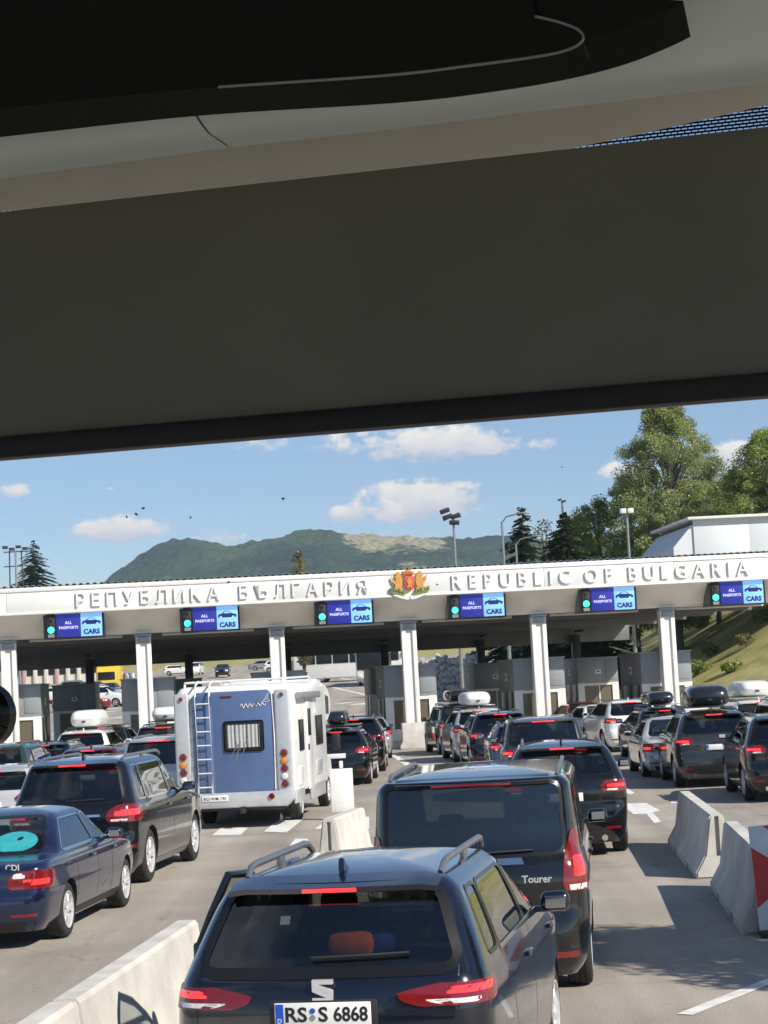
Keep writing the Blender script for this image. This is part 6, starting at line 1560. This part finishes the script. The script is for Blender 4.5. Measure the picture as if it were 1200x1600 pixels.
def build_bus():
    M_BLK = mat('console_black', (.004, .004, .0045), .08, coat=.0, var=.2, scale=4, spec=.3); M_CONS = mat('console_grey', (.78, .79, .74), .5, var=.05, bump=.08, bscale=350); M_TRIMB = mat('header_beige', (.84, .76, .65), .55, var=.06, bump=.06, bscale=300)
    M_LIN = mat('roof_lining', (.66, .65, .61), .9, var=.06); M_BAR = mat('blind_bar', (.012, .012, .018), .45); M_WALLB = mat('bus_wall', (.70, .69, .67), .7); M_OUT = P['white']
    x0, x1 = -1.68, .88
    b = box('sun_blind', ((x0 + x1) / 2, 1.64, 3.0915), (x1 - x0 - .12, .003, .218), fabric_mat(), bus)
    bm = bmesh.new(); bm_box(bm, ((x0 + x1) / 2, 1.638, 2.979), (x1 - x0 - .1, .018, .022), None, .006); bobj('blind_bar', bm, M_BAR, b, smooth=True)
    # header trim above the blind: rounded board whose lower edge follows the windscreen curve
    Y = 1.74; lo = [(-700, 430), (-400, 388), (-100, 342), (0, 327), (150, 314), (400, 293), (600, 267), (830, 241), (1000, 206), (1100, 183), (1200, 160), (1400, 105), (1900, -60)]
    up = [(-700, 360), (-400, 310), (-100, 262), (0, 246), (300, 205), (600, 170), (830, 140), (1000, 120), (1200, 94), (1400, 60), (1900, -110)]
    L0 = [bpx(u, v, Y) for u, v in lo]
    def zl(pts, x):
        for a, c in zip(pts, pts[1:]):
            if a[0] <= x <= c[0]: return a[1] + (c[1] - a[1]) * (x - a[0]) / (c[0] - a[0])
        return pts[0][1] if x < pts[0][0] else pts[-1][1]
    bm = bmesh.new(); n = 60; prev = None
    for i in range(n + 1):
        x = -1.45 + 2.2 * i / n; z = zl(L0, x); ring = []
        for k, (dy, dz) in enumerate(((.014, .004), (.008, 0), (0, .006), (-.018, .025), (-.035, .05), (-.045, .08), (-.05, .12), (-.05, .20), (.014, .20))): ring.append(bm.verts.new((x, Y + dy, z + dz)))
        if prev:
            for k in range(len(ring) - 1): bm.faces.new((prev[k], prev[k + 1], ring[k + 1], ring[k]))
            bm.faces.new((prev[-1], prev[0], ring[0], ring[-1]))
        else: bm.faces.new(ring)
        prev = ring
    bm.faces.new(prev[::-1]); bobj('header_trim', bm, M_TRIMB, bus, smooth=True, sharp=50)
    # overhead console: grey skirt in two lengths with a seam, glossy black unit in front
    Yc = 1.50; U = [bpx(u, v, Yc) for u, v in up]
    for xa, xb in ((U[0][0], bpx(318, 203, Yc)[0]), (bpx(322, 203, Yc)[0], U[-1][0])):
        bm = bmesh.new(); n = 40; prev = None
        for i in range(n + 1):
            x = xa + (xb - xa) * i / n; z = zl(U, x); sl = -.016 if (i == n and xa == U[0][0]) else 0; ring = []
            for dy, dz in ((.08, .006), (.012, 0.), (0, .004), (-.012, .016), (-.03, .05), (-.06, .12), (-.10, .22), (.08, .22)): ring.append(bm.verts.new((x - dz * .45 * (1 if x < bpx(450, 203, Yc)[0] and abs(x - (xb if xa == U[0][0] else xa)) < .02 else 0), Yc + dy, z + dz)))
            if prev:
                for k in range(len(ring) - 1): bm.faces.new((prev[k], prev[k + 1], ring[k + 1], ring[k]))
                bm.faces.new((prev[-1], prev[0], ring[0], ring[-1]))
            else: bm.faces.new(ring)
            prev = ring
        bm.faces.new(prev[::-1]); bobj('console_skirt', bm, M_CONS, bus, smooth=True, sharp=50)
    def smooth_px(p, n=5):
        o_ = []
        for i_ in range(len(p) - 1):
            a_, b_, c_, d_q = p[max(0, i_ - 1)], p[i_], p[i_ + 1], p[min(len(p) - 1, i_ + 2)]
            for k_ in range(n):
                t = k_ / n; o_.append(tuple(.5 * (2 * b_[q] + (c_[q] - a_[q]) * t + (2 * a_[q] - 5 * b_[q] + 4 * c_[q] - d_q[q]) * t * t + (3 * b_[q] - a_[q] - 3 * c_[q] + d_q[q]) * t ** 3) for q in (0, 1)))
        return o_ + [p[-1]]
    Yk = 1.40; out = smooth_px([(-500, 245), (-200, 208), (0, 184), (285, 153), (600, 132), (760, 113), (880, 92), (970, 68), (1040, 40), (1072, 24)]) + smooth_px([(1072, 22), (1010, 17), (950, 6), (905, -12), (880, -60), (860, -200)]) + [(-500, -200)]
    prism('black_unit', [bpx(u, v, Yk) for u, v in out], Yk - .03, Yk + .05, 'y', M_BLK, bus)
    Yl = 1.36; rimc = smooth_px([(-500, 238), (-200, 202), (0, 178), (285, 148), (600, 126), (740, 110), (850, 95), (895, 84), (914, 70), (908, 56), (880, 44), (840, 34)])
    ls = prism('screen_lens', [bpx(u, v, Yl) for u, v in rimc + [(800, -200), (-500, -200)]], Yl - .012, Yl + .03, 'y', M_BLK, bus)
    edge = [bpx(u, v, Yl) for u, v in rimc if u > 290]
    tube('lens_edge', [(x, Yl - .012, z) for x, z in edge], .0011, M_CAP, ls, 6)
    # windscreen frit band seen above the blind
    box('frit_band', ((x0 + x1) / 2, 1.86, 3.33), (x1 - x0 - .1, .003, .19), frit_mat(), bus)
    box('frit_edge', ((x0 + x1) / 2, 1.88, 3.47), (x1 - x0 - .1, .02, .12), M_BAR, bus)
    # shell
    box('roof_lining', ((x0 + x1) / 2, -3.6, 3.56), (x1 - x0, 11.2, .06), M_LIN, bus); box('roof_skin', ((x0 + x1) / 2, -3.6, 3.66), (x1 - x0 + .06, 11.3, .10), M_OUT, bus, .03)
    box('roof_front', ((x0 + x1) / 2, 1.93, 3.58), (x1 - x0, .14, .16), M_OUT, bus, .03)
    for s, xx in ((-1, x0), (1, x1)):
        box('side_wall', (xx, -3.6, 1.05), (.06, 11.2, 1.3), M_WALLB, bus); box('side_header', (xx, -3.6, 3.45), (.06, 11.2, .16), M_WALLB, bus)
        for y in (1.55, -.6, -2.8, -5.0, -7.2, -9.1): box('window_pillar', (xx, y, 2.535), (.06, .16, 1.67), M_WALLB, bus)
        for y0, y1 in ((-.5, 1.45), (-2.7, -.7), (-4.9, -2.9), (-7.1, -5.1), (-9.0, -7.3)): box('side_window', (xx, (y0 + y1) / 2, 2.535), (.012, y1 - y0, 1.66), glass('bus_glass', (.80, .83, .82), .0), bus)
        box('front_pillar', (xx, 1.86, 2.35), (.14, .16, 2.5), M_WALLB, bus, .04)
    box('rear_wall', ((x0 + x1) / 2, -9.2, 2.0), (x1 - x0, .06, 3.1), M_WALLB, bus); box('bus_floor', ((x0 + x1) / 2, -3.6, .9), (x1 - x0, 11.2, .1), mat('bus_flooring', (.48, .45, .40), .6, var=.1), bus); box('front_panel', ((x0 + x1) / 2, 1.92, .95), (x1 - x0, .10, 1.1), M_OUT, bus, .03)
    box('dashboard', ((x0 + x1) / 2, 1.55, 1.45), (x1 - x0 - .1, .6, .22), mat('dash_grey', (.30, .30, .29), .6), bus, .05)
    for y in (-2.2, -3.1, -4.0):
        for x in (-1.35, -.9, .1, .55): bm = bmesh.new(); bm_box(bm, (x, y, 2.0), (.42, .14, .8), Matrix.Rotation(-.15, 3, 'X'), .05); bm_box(bm, (x, y + .25, 1.55), (.42, .45, .14), None, .05); bobj('passenger_seat', bm, mat('coach_seat', (.42, .38, .33), .9, var=.15), bus, smooth=True)
    for xx in (x0 + .35, x1 - .35):
        for y in (.3, -6.2): pass
    for xx in (x0 + .18, x1 - .18):
        for y in (-.2, -7.0): add_wheel(bus, xx, y, .5, 1)
    # small dark round mirror reaching in beside the pillar
    ym = 1.80; (mx_, mz_) = bpx(-14, 1117, ym); r_ = .034
    bm = bmesh.new(); bm_lathe(bm, [(-.012, .010), (-.012, .022), (-.006, .028), (.006, .030), (.018, .024), (.022, .008)], 24, 'y'); o = bobj('round_mirror', bm, M_BLK, bus, smooth=True); o.location = (mx_, ym, mz_); o.scale = (.82, 1, 1.02)
    tube('mirror_arm', [(mx_ - .015, ym + .012, mz_), (mx_ - .25, ym + .03, mz_ + .03), (x0 + .05, ym + .04, mz_ + .10)], .007, M_BLK, bus, 8)
build_bus()
def insect_splats():
    # dried insect marks on the windscreen glass
    mp_ = bpy.data.materials.new('insect_pale'); mp_.use_nodes = True; tn = mp_.node_tree; tl_ = tn.nodes.new('ShaderNodeBsdfTranslucent'); tl_.inputs[0].default_value = (.75, .75, .72, 1); tp_ = tn.nodes.new('ShaderNodeBsdfTransparent'); mm_ = tn.nodes.new('ShaderNodeMixShader'); mm_.inputs[0].default_value = .55; tn.links.new(tl_.outputs[0], mm_.inputs[1]); tn.links.new(tp_.outputs[0], mm_.inputs[2]); tn.links.new(mm_.outputs[0], tn.nodes['Material Output'].inputs[0])
    md_ = mat('insect_dark', (.03, .03, .035), .9); rng = random.Random(4)
    for (u, v, w, h_, m_) in ((375, 1165, 26, 34, mp_), (400, 1095, 10, 16, mp_), (440, 1275, 8, 22, mp_), (160, 1377, 26, 16, mp_), (443, 779, 6, 5, md_), (212, 803, 4, 7, md_), (224, 795, 4, 6, md_), (197, 808, 5, 4, md_), (357, 910, 6, 5, md_), (683, 912, 3, 4, md_), (603, 862, 5, 8, mp_), (878, 730, 3, 2, md_), (298, 808, 2, 4, md_)):
        bm = bmesh.new(); Yg = 1.97
        for k in range(9 if w > 9 else 3):
            cx_, cz_ = u + rng.gauss(0, w * .22), v + rng.gauss(0, h_ * .25); a = rng.uniform(.9, 2.2); l = rng.uniform(.25, .6) * h_ * .5; t_ = rng.uniform(.5, 1.3) if w > 9 else rng.uniform(1, 2.2)
            dx, dz = math.cos(a) * l, math.sin(a) * l; nx, nz_ = -math.sin(a) * t_, math.cos(a) * t_
            q_ = [bpx(cx_ - dx, cz_ - dz, Yg), bpx(cx_ + nx, cz_ + nz_, Yg), bpx(cx_ + dx, cz_ + dz, Yg), bpx(cx_ - nx, cz_ - nz_, Yg)]
            bm_prism(bm, q_, Yg - .0004 * (k + 1), Yg + .0002, 'y')
        o = bobj('insect_splat', bm, m_, bus); o['kind'] = 'stuff'
insect_splats()
# ------------------------------------------------------------------ summer haze over the valley
def haze():
    m = bpy.data.materials.new('summer_haze'); m.use_nodes = True; nt = m.node_tree; N = nt.nodes; N.clear(); o = N.new('ShaderNodeOutputMaterial'); v = N.new('ShaderNodeVolumePrincipled')
    v.inputs['Color'].default_value = (.62, .78, .95, 1); v.inputs['Density'].default_value = .00016; v.inputs['Anisotropy'].default_value = .2; nt.links.new(v.outputs[0], o.inputs['Volume'])
    h = box('haze', (0, 1350, 160), (3900, 3700, 340), m); tag(h, kind='stuff')
haze()
